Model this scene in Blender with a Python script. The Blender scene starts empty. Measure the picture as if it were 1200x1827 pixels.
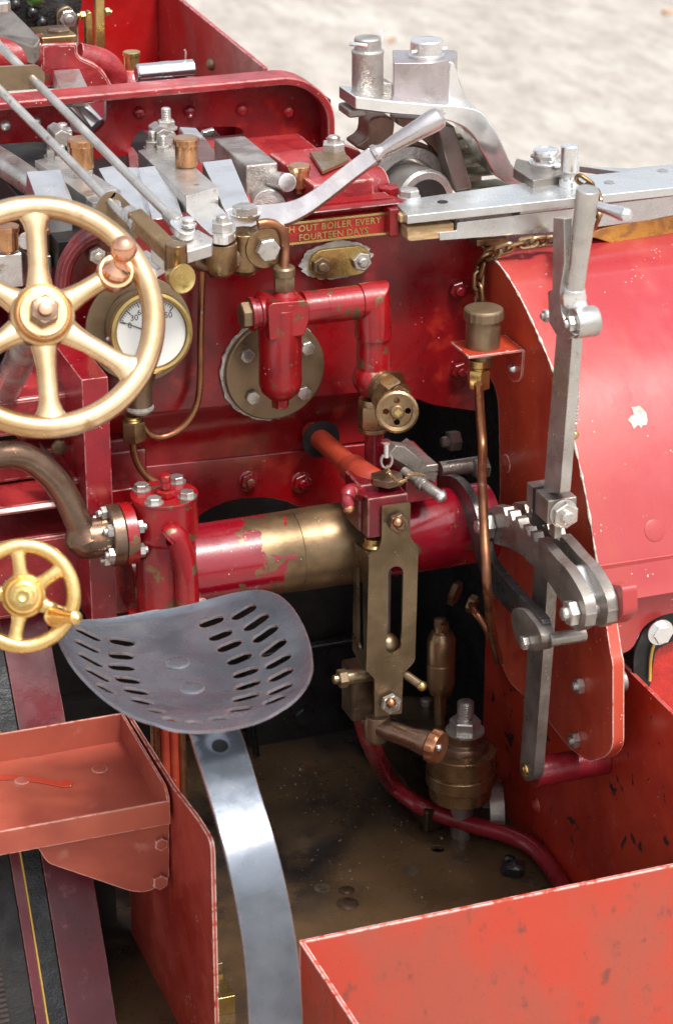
import bpy, bmesh, math, random
from mathutils import Vector as V, Matrix
from mathutils.geometry import intersect_line_plane
random.seed(7)
S_ = bpy.context.scene
# ---------------------------------------------------------------- camera
F_PX, W_PX, H_PX = 4500.0, 1200.0, 1827.0
PITCH, YAW, DIST = math.radians(24), math.radians(20), 3.9
FW = V((math.sin(YAW)*math.cos(PITCH), math.cos(YAW)*math.cos(PITCH), -math.sin(PITCH)))
RT = V((math.cos(YAW), -math.sin(YAW), 0)); UP = RT.cross(FW)
CAM = -FW*DIST
cd = bpy.data.cameras.new('camera'); cam = bpy.data.objects.new('camera', cd)
S_.collection.objects.link(cam); S_.camera = cam
cam.location = CAM; cam.rotation_euler = (math.pi/2-PITCH, 0, -YAW)
cd.sensor_fit = 'VERTICAL'; cd.sensor_height = 24; cd.lens = 24*F_PX/H_PX
cd.clip_end = 200
cd.dof.use_dof = True; cd.dof.focus_distance = 3.8; cd.dof.aperture_fstop = 4.0
# ---------------------------------------------------------------- world
SUN_EL, SUN_AZ = math.radians(64), math.radians(160)      # azimuth clockwise from +Y
w = bpy.data.worlds.new('World'); S_.world = w; w.use_nodes = True
nt = w.node_tree; nt.nodes.clear()
sky = nt.nodes.new('ShaderNodeTexSky'); sky.sky_type = 'NISHITA'; sky.sun_disc = False
sky.sun_elevation = SUN_EL; sky.sun_rotation = SUN_AZ; sky.dust_density = 4; sky.air_density = 1.0
hs = nt.nodes.new('ShaderNodeHueSaturation'); hs.inputs['Saturation'].default_value = .3
bg = nt.nodes.new('ShaderNodeBackground'); bg.inputs[1].default_value = .11
wo = nt.nodes.new('ShaderNodeOutputWorld')
nt.links.new(sky.outputs[0], hs.inputs['Color']); nt.links.new(hs.outputs[0], bg.inputs[0]); nt.links.new(bg.outputs[0], wo.inputs[0])
sl = bpy.data.lights.new('sun', 'SUN'); sl.energy = 1.5; sl.angle = math.radians(11); sl.color = (1, .96, .9)
so = bpy.data.objects.new('sun', sl); S_.collection.objects.link(so)
sd = V((math.sin(SUN_AZ)*math.cos(SUN_EL), math.cos(SUN_AZ)*math.cos(SUN_EL), math.sin(SUN_EL)))
so.rotation_euler = sd.to_track_quat('Z', 'Y').to_euler()
S_.view_settings.view_transform = 'Standard'; S_.view_settings.look = 'None'
S_.view_settings.exposure = 1.2; S_.view_settings.gamma = 1
# ---------------------------------------------------------------- placing: a pixel of the 1200x1827 photo onto a real plane
def ray(px, py): return (FW*F_PX + RT*(px-W_PX/2) - UP*(py-H_PX/2)).normalized()
def P(px, py, o, n): return intersect_line_plane(CAM, CAM+ray(px, py), V(o), V(n))
def Y(px, py, y): return P(px, py, (0, y, 0), (0, 1, 0))
def X(px, py, x): return P(px, py, (x, 0, 0), (1, 0, 0))
def Z(px, py, z): return P(px, py, (0, 0, z), (0, 0, 1))
def YP(l, y): return [Y(a, b, y) for a, b in l]
def XP(l, x): return [X(a, b, x) for a, b in l]
def ZP(l, z): return [Z(a, b, z) for a, b in l]
def px(p): return (p-CAM).dot(FW)/F_PX            # metres per pixel at p
def proj(p):
    q = p-CAM; d = q.dot(FW); return (W_PX/2+F_PX*q.dot(RT)/d, H_PX/2-F_PX*q.dot(UP)/d)
XA, YA, ZA = V((1, 0, 0)), V((0, 1, 0)), V((0, 0, 1))
def frame(n, up=ZA):
    n = V(n).normalized(); x = V(up).cross(n)
    if x.length < 1e-4: x = XA.copy() if abs(n.z) > .9 else ZA.cross(n)
    x.normalize(); return x, n.cross(x), n
def spline(pts, k=6, closed=False):
    n = len(pts); out = []
    g = (lambda i: pts[i % n]) if closed else (lambda i: pts[0]*2-pts[1] if i < 0 else (pts[-1]*2-pts[-2] if i >= n else pts[i]))
    for i in range(n if closed else n-1):
        a, b, c, d = g(i-1), g(i), g(i+1), g(i+2)
        for j in range(k):
            t = j/k
            out.append(.5*((2*b)+(c-a)*t+(2*a-5*b+4*c-d)*t*t+(3*b-a-3*c+d)*t**3))
    if not closed: out.append(pts[-1].copy())
    return out
def rnd(pts, r, k=5):
    """polygon with rounded corners; r one number or one per corner, metres"""
    n = len(pts); out = []
    for i in range(n):
        a, b, c = pts[i-1], pts[i], pts[(i+1) % n]; rr = r[i] if isinstance(r, (list, tuple)) else r
        if rr <= 0: out.append(b); continue
        u, v = (a-b), (c-b); rr = min(rr, u.length*.48, v.length*.48); u = u.normalized()*rr; v = v.normalized()*rr
        for j in range(k+1):
            t = j/k; out.append((b+u)*(1-t)**2+b*2*t*(1-t)+(b+v)*t*t)
    return out
def stadium(p, u, v, L, r, k=8):
    """slot outline: half length L along u, radius r"""
    o = []
    for s in (1, -1):
        for j in range(k+1):
            a = -math.pi/2+math.pi*j/k; o.append(p+u*s*(L-r)+(u*math.cos(a)+v*math.sin(a))*r*s)
    return o
def circ(p, u, v, r, n=24, a0=0, a1=None):
    if a1 is None: return [p+(u*math.cos(2*math.pi*i/n)+v*math.sin(2*math.pi*i/n))*r for i in range(n)]
    return [p+(u*math.cos(a0+(a1-a0)*i/n)+v*math.sin(a0+(a1-a0)*i/n))*r for i in range(n+1)]
class M:
    def __init__(s): s.bm = bmesh.new()
    def ring(s, pts): return [s.bm.verts.new(p) for p in pts]
    def skin(s, rings, cap=True, close=True):
        R = [s.ring(r) for r in rings]; n = len(R[0])
        for a, b in zip(R, R[1:]):
            for i in range(n if close else n-1):
                j = (i+1) % n
                try: s.bm.faces.new((a[i], a[j], b[j], b[i]))
                except ValueError: pass
        if cap:
            s.bm.faces.new(list(reversed(R[0]))); s.bm.faces.new(R[-1])
        return s
    def prism(s, pts, vec):
        vec = V(vec); a = s.ring(pts); b = s.ring([p+vec for p in pts]); n = len(a)
        s.bm.faces.new(a); s.bm.faces.new(list(reversed(b)))
        for i in range(n):
            j = (i+1) % n; s.bm.faces.new((a[j], a[i], b[i], b[j]))
        return s
    def box(s, a, b):
        a, b = V(a), V(b)
        return s.prism([V((a.x, a.y, a.z)), V((b.x, a.y, a.z)), V((b.x, a.y, b.z)), V((a.x, a.y, b.z))], (0, b.y-a.y, 0))
    def by(s, x0, y0, x1, y1, yy, d):
        """axis-aligned box: bottom-left and top-right pixels of its front face on plane y=yy, depth d away"""
        a, b = Y(x0, y0, yy), Y(x1, y1, yy); return s.box((a.x, yy, a.z), (b.x, yy+d, b.z))
    def obox(s, c, u, v, n, a, b, d):
        """oriented box centred c with half sizes a b d along unit u v n"""
        return s.prism([c-u*a-v*b-n*d, c+u*a-v*b-n*d, c+u*a+v*b-n*d, c-u*a+v*b-n*d], n*2*d)
    def cyl(s, p, q, r, r2=None, n=28):
        if r2 is None: r2 = r
        u, v, w_ = frame(q-p)
        return s.skin([circ(p, u, v, r, n), circ(q, u, v, r2, n)])
    def lathe(s, prof, o, ax, n=36, cap=True):
        u, v, w_ = frame(ax)
        return s.skin([circ(o+w_*h, u, v, max(r, 1e-5), n) for r, h in prof], cap=cap)
    def lathec(s, prof, o, ax, n=36):
        """closed profile ring (annulus)"""
        u, v, w_ = frame(ax); R = [s.ring(circ(o+w_*h, u, v, r, n)) for r, h in prof]
        for a, b in zip(R, R[1:]+R[:1]):
            for i in range(n):
                j = (i+1) % n; s.bm.faces.new((a[i], a[j], b[j], b[i]))
        return s
    def tube(s, pts, r, n=12, flat=None, nv=None):
        """round or elliptical tube; r number or list, flat = ratio across nv"""
        m = len(pts); rs = r if isinstance(r, (list, tuple)) else [r]*m; rings = []; pu = None
        for i, p in enumerate(pts):
            t = (pts[min(i+1, m-1)]-pts[max(i-1, 0)]).normalized()
            if nv is not None: v = (V(nv)-t*V(nv).dot(t)).normalized(); u = t.cross(v)
            else:
                if pu is None: pu = frame(t)[0]
                u = (pu-t*pu.dot(t)).normalized(); v = t.cross(u); pu = u
            f = 1 if flat is None else (flat[i] if isinstance(flat, list) else flat)
            rings.append([p+u*math.cos(2*math.pi*k/n)*rs[i]+v*math.sin(2*math.pi*k/n)*rs[i]*f for k in range(n)])
        return s.skin(rings)
    def sph(s, p, r, n=20, sc=(1, 1, 1)):
        k = n//2; prof = [(r*math.sin(math.pi*i/k), -r*math.cos(math.pi*i/k)) for i in range(k+1)]
        prof[0] = (r*.02, -r); prof[-1] = (r*.02, r)
        return s.lathe(prof, p, ZA, n)
    def bar(s, pts, wv, w_, tv, t_):
        """flat bar: centre line pts, width vector dir wv half w_, thickness along tv full t_ (downwards)"""
        m = len(pts); wl = w_ if isinstance(w_, (list, tuple)) else [w_]*m; rings = []
        for i, p in enumerate(pts):
            t = (pts[min(i+1, m-1)]-pts[max(i-1, 0)]).normalized()
            a = V(wv) if wv is not None else V(tv).cross(t).normalized()
            b = V(tv); rings.append([p-a*wl[i], p+a*wl[i], p+a*wl[i]-b*t_, p-a*wl[i]-b*t_])
        return s.skin(rings)
    def mesh(s, name='mesh', ang=32):
        bmesh.ops.recalc_face_normals(s.bm, faces=s.bm.faces)
        me = bpy.data.meshes.new(name); s.bm.to_mesh(me); s.bm.free(); fin(me, ang); return me
def fin(me, ang=32):
    me.polygons.foreach_set('use_smooth', [True]*len(me.polygons))
    me.set_sharp_from_angle(angle=math.radians(ang))
ENG = bpy.data.objects.new('traction_engine', None); S_.collection.objects.link(ENG)
BASE = V((0, .6, -1.15)); ENG.location = BASE
ENG['label'] = 'dusty red steam traction engine seen from its driving platform, with brass handwheels'; ENG['category'] = 'traction engine'
def put(name, me, mt, parent=None, label=None, bevel=.0012, seg=2):
    """link a mesh as one object: a part of the engine, or a sub-part of a part"""
    if isinstance(me, M): me = me.mesh(name)
    o = bpy.data.objects.new(name, me); S_.collection.objects.link(o)
    if mt is not None:
        me.materials.clear(); me.materials.append(mt)
    if parent is None: parent = ENG
    if parent == 'top': pass
    else:
        o.parent = parent
        if parent is ENG: o.location = -BASE
    if label: o['label'] = label
    if bevel > 0:
        b = o.modifiers.new('bevel', 'BEVEL'); b.width = bevel; b.segments = seg; b.limit_method = 'ANGLE'
        b.angle_limit = math.radians(40); b.harden_normals = True
    return o
def plate_mesh(outline, holes, t, n, name='plate'):
    """flat plate with holes: 3D outlines on one plane, thickness t along unit n"""
    n = V(n).normalized(); o = outline[0]; u = (outline[1]-o); u = (u-n*u.dot(n)).normalized(); v = n.cross(u)
    cu = bpy.data.curves.new(name, 'CURVE'); cu.dimensions = '2D'; cu.fill_mode = 'BOTH'; cu.extrude = t/2
    for loop in [outline]+list(holes):
        sp = cu.splines.new('POLY'); sp.points.add(len(loop)-1)
        for i, p in enumerate(loop):
            q = p-o; sp.points[i].co = (q.dot(u), q.dot(v), 0, 1)
        sp.use_cyclic_u = True
    ob = bpy.data.objects.new(name, cu); S_.collection.objects.link(ob)
    bpy.context.view_layer.update()
    me = bpy.data.meshes.new_from_object(ob.evaluated_get(bpy.context.evaluated_depsgraph_get()))
    bpy.data.objects.remove(ob)
    mx = Matrix(((u.x, v.x, n.x, o.x), (u.y, v.y, n.y, o.y), (u.z, v.z, n.z, o.z), (0, 0, 0, 1)))
    me.transform(mx @ Matrix.Translation((0, 0, t/2)))
    bm = bmesh.new(); bm.from_mesh(me); bmesh.ops.remove_doubles(bm, verts=bm.verts, dist=1e-5)
    bmesh.ops.recalc_face_normals(bm, faces=bm.faces); bm.to_mesh(me); bm.free(); fin(me, 30); return me
# ---------------------------------------------------------------- materials
def mat(name, col, metal=0., rough=.4, coat=0., col2=None, n2=(6, .42, .62), col3=None, n3=(40, .6, .66), chips=None,
        speck=.0, bump=.15, bscale=45, rvar=.12, edge=None, stretch=(1, 1, 1), region=None, speckcol=(.7, .65, .6), warp=0):
    m = bpy.data.materials.new(name); m.use_nodes = True; t = m.node_tree; N = t.nodes; L = t.links; N.clear()
    out = N.new('ShaderNodeOutputMaterial'); b = N.new('ShaderNodeBsdfPrincipled'); L.new(b.outputs[0], out.inputs[0])
    geo = N.new('ShaderNodeNewGeometry'); mp = N.new('ShaderNodeMapping'); L.new(geo.outputs['Position'], mp.inputs[0]); mp.inputs['Scale'].default_value = stretch
    def noise(sc, det=5, off=0., st=False, dist=0):
        n = N.new('ShaderNodeTexNoise'); n.inputs['Scale'].default_value = sc; n.inputs['Detail'].default_value = det
        n.inputs['Roughness'].default_value = .6; n.inputs['Distortion'].default_value = dist
        a = N.new('ShaderNodeVectorMath'); a.operation = 'ADD'; a.inputs[1].default_value = (off, off*1.7, off*.6)
        L.new((mp if st else geo).outputs[0 if st else 'Position'], a.inputs[0]); L.new(a.outputs[0], n.inputs[0]); return n.outputs['Fac']
    def step(s, a, c):
        r = N.new('ShaderNodeMapRange'); r.interpolation_type = 'SMOOTHSTEP'; r.inputs[1].default_value = a; r.inputs[2].default_value = c; L.new(s, r.inputs[0]); return r.outputs[0]
    def mixc(f, a, c):
        x = N.new('ShaderNodeMix'); x.data_type = 'RGBA'
        if isinstance(f, float): x.inputs[0].default_value = f
        else: L.new(f, x.inputs[0])
        for s, i in ((a, 6), (c, 7)):
            if isinstance(s, tuple): x.inputs[i].default_value = (*s, 1)
            else: L.new(s, x.inputs[i])
        return x.outputs[2]
    def mixf(f, a, c):
        x = N.new('ShaderNodeMix'); x.data_type = 'FLOAT'; L.new(f, x.inputs[0])
        for s, i in ((a, 2), (c, 3)):
            if isinstance(s, (int, float)): x.inputs[i].default_value = s
            else: L.new(s, x.inputs[i])
        return x.outputs[0]
    def math_(op, a, c):
        x = N.new('ShaderNodeMath'); x.operation = op
        for s, i in ((a, 0), (c, 1)):
            if isinstance(s, (int, float)): x.inputs[i].default_value = s
            else: L.new(s, x.inputs[i])
        return x.outputs[0]
    c = col; rg = rough; mt = metal; ct = coat
    if col2: c = mixc(step(noise(n2[0], 6, 1.3, True, .3), n2[1], n2[2]), c, col2)
    if col3: c = mixc(step(noise(n3[0], 7, 7.1, True), n3[1], n3[2]), c, col3)
    rg = mixf(step(noise(18, 6, 4.2, True), .35, .7), max(rough-rvar, .03), rough+rvar)
    mask = None
    if chips:                                        # (colour, scale, threshold, metallic, roughness)
        mask = step(noise(chips[1], 8, 2.7, False, .4), chips[2], chips[2]+.015)
    if region and chips:                             # paint worn through round an x position: (x, half width)
        sx = N.new('ShaderNodeSeparateXYZ'); L.new(geo.outputs['Position'], sx.inputs[0])
        d = math_('ABSOLUTE', math_('SUBTRACT', sx.outputs[0], region[0]), 0)
        nn = math_('MULTIPLY', math_('SUBTRACT', noise(22, 8, 9.9, False, .5), .5), .32)
        rm = step(math_('ADD', d, nn), region[1]+.002, region[1]-.002); mask = math_('MAXIMUM', mask, rm)
    if edge:                                         # (colour, width, metallic): worn edges, found from the shape itself
        bv = N.new('ShaderNodeBevel'); bv.samples = 4; bv.inputs[0].default_value = edge[1]
        dp = N.new('ShaderNodeVectorMath'); dp.operation = 'DOT_PRODUCT'; L.new(bv.outputs[0], dp.inputs[0]); L.new(geo.outputs['True Normal'], dp.inputs[1])
        e = math_('MULTIPLY', step(dp.outputs['Value'], .985, .93), step(noise(60, 4, 5.5), .36, .5))
        c = mixc(e, c, edge[0]); mt = mixf(e, mt, edge[2])
    if mask is not None:
        c = mixc(mask, c, mixc(step(noise(14, 6, 6.6), .35, .7), chips[0], tuple(q*.45 for q in chips[0]))); mt = mixf(mask, mt, chips[3]); rg = mixf(mask, rg, chips[4])
    if speck > 0:
        vo = N.new('ShaderNodeTexVoronoi'); vo.inputs['Scale'].default_value = 150; L.new(geo.outputs['Position'], vo.inputs[0])
        s = step(vo.outputs['Distance'], .17, .1); s = math_('MULTIPLY', s, step(noise(30, 3, 3.3), .62-speck, .66-speck))
        c = mixc(s, c, speckcol)
    for s, k in ((c, 'Base Color'), (rg, 'Roughness'), (mt, 'Metallic')):
        if isinstance(s, tuple): b.inputs[k].default_value = (*s, 1)
        elif isinstance(s, (int, float)): b.inputs[k].default_value = s
        else: L.new(s, b.inputs[k])
    if coat:
        b.inputs['Coat Weight'].default_value = coat; b.inputs['Coat Roughness'].default_value = .12
        if mask is not None: L.new(mixf(mask, coat, 0.), b.inputs['Coat Weight'])
    if bump:
        h = noise(bscale, 6, .4)
        h = math_('ADD', math_('MULTIPLY', h, 1.), math_('MULTIPLY', noise(bscale*6, 3, .8), .35))
        if warp: h = math_('ADD', h, math_('MULTIPLY', noise(4.5, 2, 6.1), warp))
        if mask is not None: h = math_('SUBTRACT', h, math_('MULTIPLY', mask, .35))
        bp = N.new('ShaderNodeBump'); bp.inputs['Strength'].default_value = bump; bp.inputs['Distance'].default_value = .004
        L.new(h, bp.inputs['Height']); L.new(bp.outputs[0], b.inputs['Normal'])
    return m
BR = (.26, .172, .095)
red = mat('crimson_paint', (.25, .003, .006), 0, .32, .22, (.11, .0015, .004), (5, .38, .62), (.30, .016, .010), (22, .55, .7), chips=((.33, .24, .12), 38, .72, .8, .45), speck=.005, bump=.12)
redchip = mat('chipped_crimson_paint', (.28, .004, .007), 0, .3, .3, (.15, .002, .006), (9, .4, .65), None, (30, .6, .7), chips=(BR, 34, .59, .8, .42), speck=.01, bump=.15)
reddrum = mat('crimson_paint_worn_to_brass', (.21, .002, .010), 0, .22, .45, (.15, .002, .010), (9, .4, .65), None, (30, .6, .7), chips=(BR, 30, .64, .85, .4), speck=.02, bump=.1, region=(-.085, .088))
redcast = mat('red_painted_casting', (.34, .026, .028), 0, .42, .2, (.22, .010, .014), (14, .4, .6), (.10, .05, .04), (45, .64, .72), speck=.06, bump=.5, bscale=60, edge=((.75, .5, .45), .003, 0))
redhood = mat('faded_red_hood_paint', (.35, .026, .036), 0, .36, .35, (.37, .050, .038), (2.2, .36, .68), (.42, .085, .07), (8, .52, .80), speck=.03, bump=.10, bscale=16, warp=8, stretch=(1, .6, .6))
redplate = mat('scuffed_orange_red_paint', (.45, .052, .020), 0, .45, .15, (.33, .028, .014), (8, .4, .65), (.30, .09, .03), (22, .62, .78), speck=.08, bump=.08, edge=((.75, .55, .5), .0035, 0), stretch=(1, 1, .5))
redwall = mat('red_bunker_paint_with_chips', (.44, .034, .014), 0, .42, .12, (.32, .018, .010), (6, .4, .65), None, (30, .6, .7), chips=((.03, .015, .018), 18, .61, 0, .5), speck=.04, bump=.06, edge=((.6, .3, .3), .003, 0))
redpanel = mat('weathered_vermilion_panel', (.47, .048, .023), 0, .5, .1, (.37, .068, .040), (6, .40, .64), (.18, .05, .035), (42, .57, .74), speck=.10, warp=9, bump=.09, stretch=(1, 1, .6), edge=((.85, .72, .68), .005, 0), speckcol=(.15, .05, .04))
redtray = mat('matt_brick_red_paint', (.44, .10, .058), 0, .48, .1, (.33, .065, .042), (5, .4, .65), (.48, .15, .11), (20, .6, .75), speck=.0, bump=.05, edge=((.8, .5, .42), .003, 0))
maroon = mat('maroon_paint', (.14, .003, .010), 0, .36, .1, (.08, .002, .006), (6, .4, .65), (.22, .06, .07), (30, .6, .75), speck=.0, bump=.08, edge=((.35, .2, .15), .002, 0))
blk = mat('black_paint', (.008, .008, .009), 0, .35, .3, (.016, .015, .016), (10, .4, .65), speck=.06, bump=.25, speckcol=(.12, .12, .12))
dark = mat('black_metal_and_shade', (.006, .005, .005), 0, .55, 0, (.014, .010, .008), (12, .4, .65), speck=.02, bump=.4, speckcol=(.07, .07, .07))  # near-black for real black parts, and for shade painted into gaps
blkband = mat('grimy_black_band', (.005, .006, .007), 0, .4, .05, (.02, .022, .025), (25, .5, .65), bump=.6, bscale=50)
tyre = mat('dark_ribbed_rubber', (.035, .025, .022), 0, .7, 0, (.06, .045, .04), (30, .4, .6), bump=.5, bscale=120)
yel = mat('yellow_lining_paint', (.65, .42, .08), 0, .45)
steel = mat('bright_polished_steel', (.88, .88, .87), .9, .22, 0, (.72, .71, .70), (14, .42, .68), (.40, .36, .30), (55, .66, .76), bump=.03, rvar=.08, speck=.01, speckcol=(.25, .2, .15))
steeld = mat('worn_grey_steel', (.60, .575, .54), .85, .34, 0, (.45, .42, .385), (16, .4, .68), (.28, .22, .16), (48, .60, .74), bump=.2, speck=.03)
steelk = mat('oily_dark_steel', (.33, .295, .265), .75, .38, 0, (.22, .19, .165), (16, .4, .65), (.36, .32, .28), (60, .6, .72), bump=.25, speck=.10, speckcol=(.5, .46, .4))
cast = mat('rough_cast_steel', (.50, .47, .44), .85, .42, 0, (.36, .32, .29), (26, .4, .62), bump=.7, bscale=70)
bronze = mat('aged_bronze', (.34, .225, .12), .85, .33, 0, (.19, .11, .05), (13, .4, .65), (.36, .21, .13), (40, .6, .72), bump=.15, speck=.03)
bronzed = mat('dull_olive_bronze', (.27, .195, .12), .75, .4, 0, (.19, .13, .075), (12, .4, .66), (.16, .07, .04), (40, .6, .74), bump=.14, speck=.05, speckcol=(.4, .33, .22))
brown = mat('browned_bronze_pipe', (.24, .155, .105), .85, .33, 0, (.17, .10, .065), (12, .4, .65), (.40, .18, .10), (30, .62, .74), bump=.18, speck=.03)
brass = mat('brass', (.60, .44, .17), .92, .28, 0, (.44, .30, .10), (18, .4, .68), (.24, .15, .05), (50, .64, .75), bump=.15)
wheelbr = mat('polished_brass_rim', (.80, .56, .33), .95, .25, 0, (.54, .33, .16), (8, .38, .66), (.40, .18, .08), (26, .62, .80), bump=.06, bscale=25, rvar=.06)
wheelbr2 = mat('golden_cast_brass', (.80, .54, .22), .95, .25, 0, (.62, .38, .12), (12, .4, .66), (.36, .18, .05), (40, .6, .76), bump=.25, bscale=35)
copper = mat('copper', (.58, .31, .16), .92, .3, 0, (.40, .20, .09), (18, .42, .66), (.28, .13, .06), (40, .6, .74), bump=.1)
copperp = mat('polished_copper', (.86, .45, .28), 1, .14, 0, bump=.02)
copperd = mat('tarnished_copper_pipe', (.34, .15, .075), .85, .36, 0, (.22, .09, .05), (20, .42, .66), (.40, .30, .24), (60, .62, .75), bump=.12)
guard = mat('oily_dark_guard_bronze', (.20, .145, .085), .8, .36, 0, (.13, .09, .05), (12, .4, .66), (.20, .10, .06), (36, .58, .74), bump=.14, speck=.05, speckcol=(.4, .33, .22))
bronzek = mat('dark_brown_bronze', (.13, .09, .055), .8, .4, 0, (.07, .045, .03), (14, .4, .65), bump=.3, speck=.04, speckcol=(.3, .25, .2))  # deeper brown than the other bronzes
orange = mat('orange_painted_pipe', (.36, .045, .018), 0, .5, .1, (.28, .03, .015), (14, .4, .6), bump=.3, speck=.04)
hose = mat('red_hose_paint', (.24, .012, .02), 0, .3, .4, (.17, .008, .014), (10, .4, .6), (.25, .16, .1), (30, .66, .72), bump=.25)
seatm = mat('blued_sheet_steel', (.19, .21, .245), .65, .31, .1, (.125, .145, .175), (7, .38, .66), (.11, .12, .14), (24, .6, .78), bump=.07, bscale=28, speck=.02, edge=((.42, .22, .17), .0014, .3), speckcol=(.3, .3, .32))
floorm = mat('oily_brown_footplate', (.115, .068, .034), .3, .36, .1, (.028, .022, .02), (3.2, .40, .64), (.09, .055, .03), (14, .5, .68), speck=.03, bump=.14, bscale=40, rvar=.12, speckcol=(.25, .22, .19))
paste = mat('dried_white_jointing_paste', (.62, .58, .52), 0, .8, 0, (.42, .38, .33), (60, .4, .6), bump=1, bscale=90)
dial = mat('white_dial_enamel', (.66, .65, .62), 0, .3, .3, bump=0)
ink = mat('black_print', (.015, .015, .015), 0, .4, bump=0)
scarlet = mat('scarlet_enamel', (.52, .02, .012), 0, .35, .3, (.40, .015, .01), (30, .4, .6), bump=.5, bscale=90)
wood = mat('pale_bare_wood', (.52, .36, .20), 0, .6, 0, (.38, .24, .11), (40, .4, .6), bump=.3, stretch=(1, 1, 6))
ochre = mat('ochre_grease', (.55, .28, .05), .2, .4, .2, (.35, .17, .05), (30, .45, .6), bump=.6)
moss = mat('mossy_stained_steel', (.42, .40, .29), .5, .5, 0, (.22, .20, .12), (40, .4, .6), bump=.5)
coal = mat('glossy_coal', (.008, .009, .014), 0, .2, .5, bump=.6, bscale=60)
green = mat('green_oil_cup', (.05, .12, .02), 0, .3, .4)
mirror = mat('chrome_cover', (.72, .72, .74), .95, .12, 0, bump=.02)
# ---------------------------------------------------------------- fasteners (shared meshes, local z = outward)
def hexm(kind):
    m = M(); hx = lambda r, z, k=0: [V((math.cos(math.pi/3*i+.0)*r, math.sin(math.pi/3*i)*r, z)) for i in range(6)]
    m.skin([hx(.93, 0), hx(1, .06), hx(1, .72), hx(.9, .8)])
    if kind == 'nut': m.lathe([(.52, .78), (.52, 1.18), (.40, 1.28), (.02, 1.31)], V((0, 0, 0)), ZA, 12)
    if kind == 'bolt': m.lathe([(.84, .79), (.62, .84), (.02, .85)], V((0, 0, 0)), ZA, 12)
    if kind == 'washer': m.lathe([(1.3, -.06), (1.3, .08)], V((0, 0, 0)), ZA, 20)
    if kind == 'tall':
        m.lathe([(1.25, -.12), (1.25, .04)], V((0, 0, 0)), ZA, 20)
        p = [(.55, .78)]
        for i in range(6): p += [(.55, .9+.18*i), (.47, .96+.18*i), (.47, 1.0+.18*i), (.55, 1.06+.18*i)]
        m.lathe(p+[(.4, 2.08), (.02, 2.1)], V((0, 0, 0)), ZA, 14)
    return m.mesh('fastener_'+kind, 25)
def domem():
    m = M(); m.lathe([(1, 0), (.98, .22), (.86, .5), (.6, .76), (.3, .88), (.02, .91)], V((0, 0, 0)), ZA, 16); return m.mesh('rivet')
def slotm():
    m = M(); m.lathe([(1, 0), (1, .22), (.9, .3), (.02, .3)], V((0, 0, 0)), ZA, 20); m.obox(V((0, 0, .31)), XA, YA, ZA, .85, .10, .012); return m.mesh('slotted_screw')
FM = {k: hexm(k) for k in ('nut', 'bolt', 'washer', 'tall')}; FM['rivet'] = domem(); FM['screw'] = slotm(); _fm = {}
def bolt(parent, p, ax, r, h=None, kind='nut', mt=None, name=None, rot=None, rpx=True):
    """one fastener: r is its radius in pixels at p (or metres), h its height over its radius"""
    mt = mt or steeld; key = (kind, mt.name)
    if key not in _fm: me = FM[kind].copy(); me.materials.clear(); me.materials.append(mt); _fm[key] = me
    rr = r*px(p) if rpx else r; u, v, n = frame(ax); a = random.uniform(0, 1) if rot is None else rot
    x = u*math.cos(a)+v*math.sin(a); y = n.cross(x); hh = rr*(h or 1)
    o = bpy.data.objects.new(name or {'nut': 'nut', 'bolt': 'bolt', 'washer': 'bolt', 'tall': 'stud_nut', 'rivet': 'rivet', 'screw': 'screw'}[kind], _fm[key])
    S_.collection.objects.link(o); o.parent = parent
    mx = Matrix(((x.x*rr, y.x*rr, n.x*hh, p.x), (x.y*rr, y.y*rr, n.y*hh, p.y), (x.z*rr, y.z*rr, n.z*hh, p.z), (0, 0, 0, 1)))
    if parent is ENG: mx = Matrix.Translation(-BASE) @ mx
    o.matrix_local = mx; return o
def cup(pxx, pyy, yy, r, h, mt, name='oil_cup', label=None, lid=True):
    """knurled-lid lubricator standing upright: pixel of its base centre"""
    p = Y(pxx, pyy, yy); k = px(p); R, H = r*k, h*k/math.cos(PITCH)
    m = M().lathe([(R*.55, -.25*H), (R*.55, -.02*H), (R*.8, 0), (R*.97, .03*H), (R*.97, H*.78), (R*.9, H*.8)], p, ZA, 28)
    o = put(name, m, mt, None, label, .0006)
    l = M(); n = 40; u, v = XA, YA
    rings = []
    for z, rr in ((H*.76, .90), (H*.77, 1.08), (H*.78, 1.09), (H*.95, 1.09), (H*.98, 1.06), (H, .99), (H, .02)):
        rings.append([p+ZA*z+(u*math.cos(2*math.pi*i/n)+v*math.sin(2*math.pi*i/n))*R*rr*(1+(.03 if i % 2 and rr > 1.03 else 0)) for i in range(n)])
    l.skin(rings); put('knurled_lid', l.mesh('knurled_lid', 18), mt, o, None, 0)
    return o
nY, nX = V((0, -1, 0)), V((-1, 0, 0))
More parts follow.
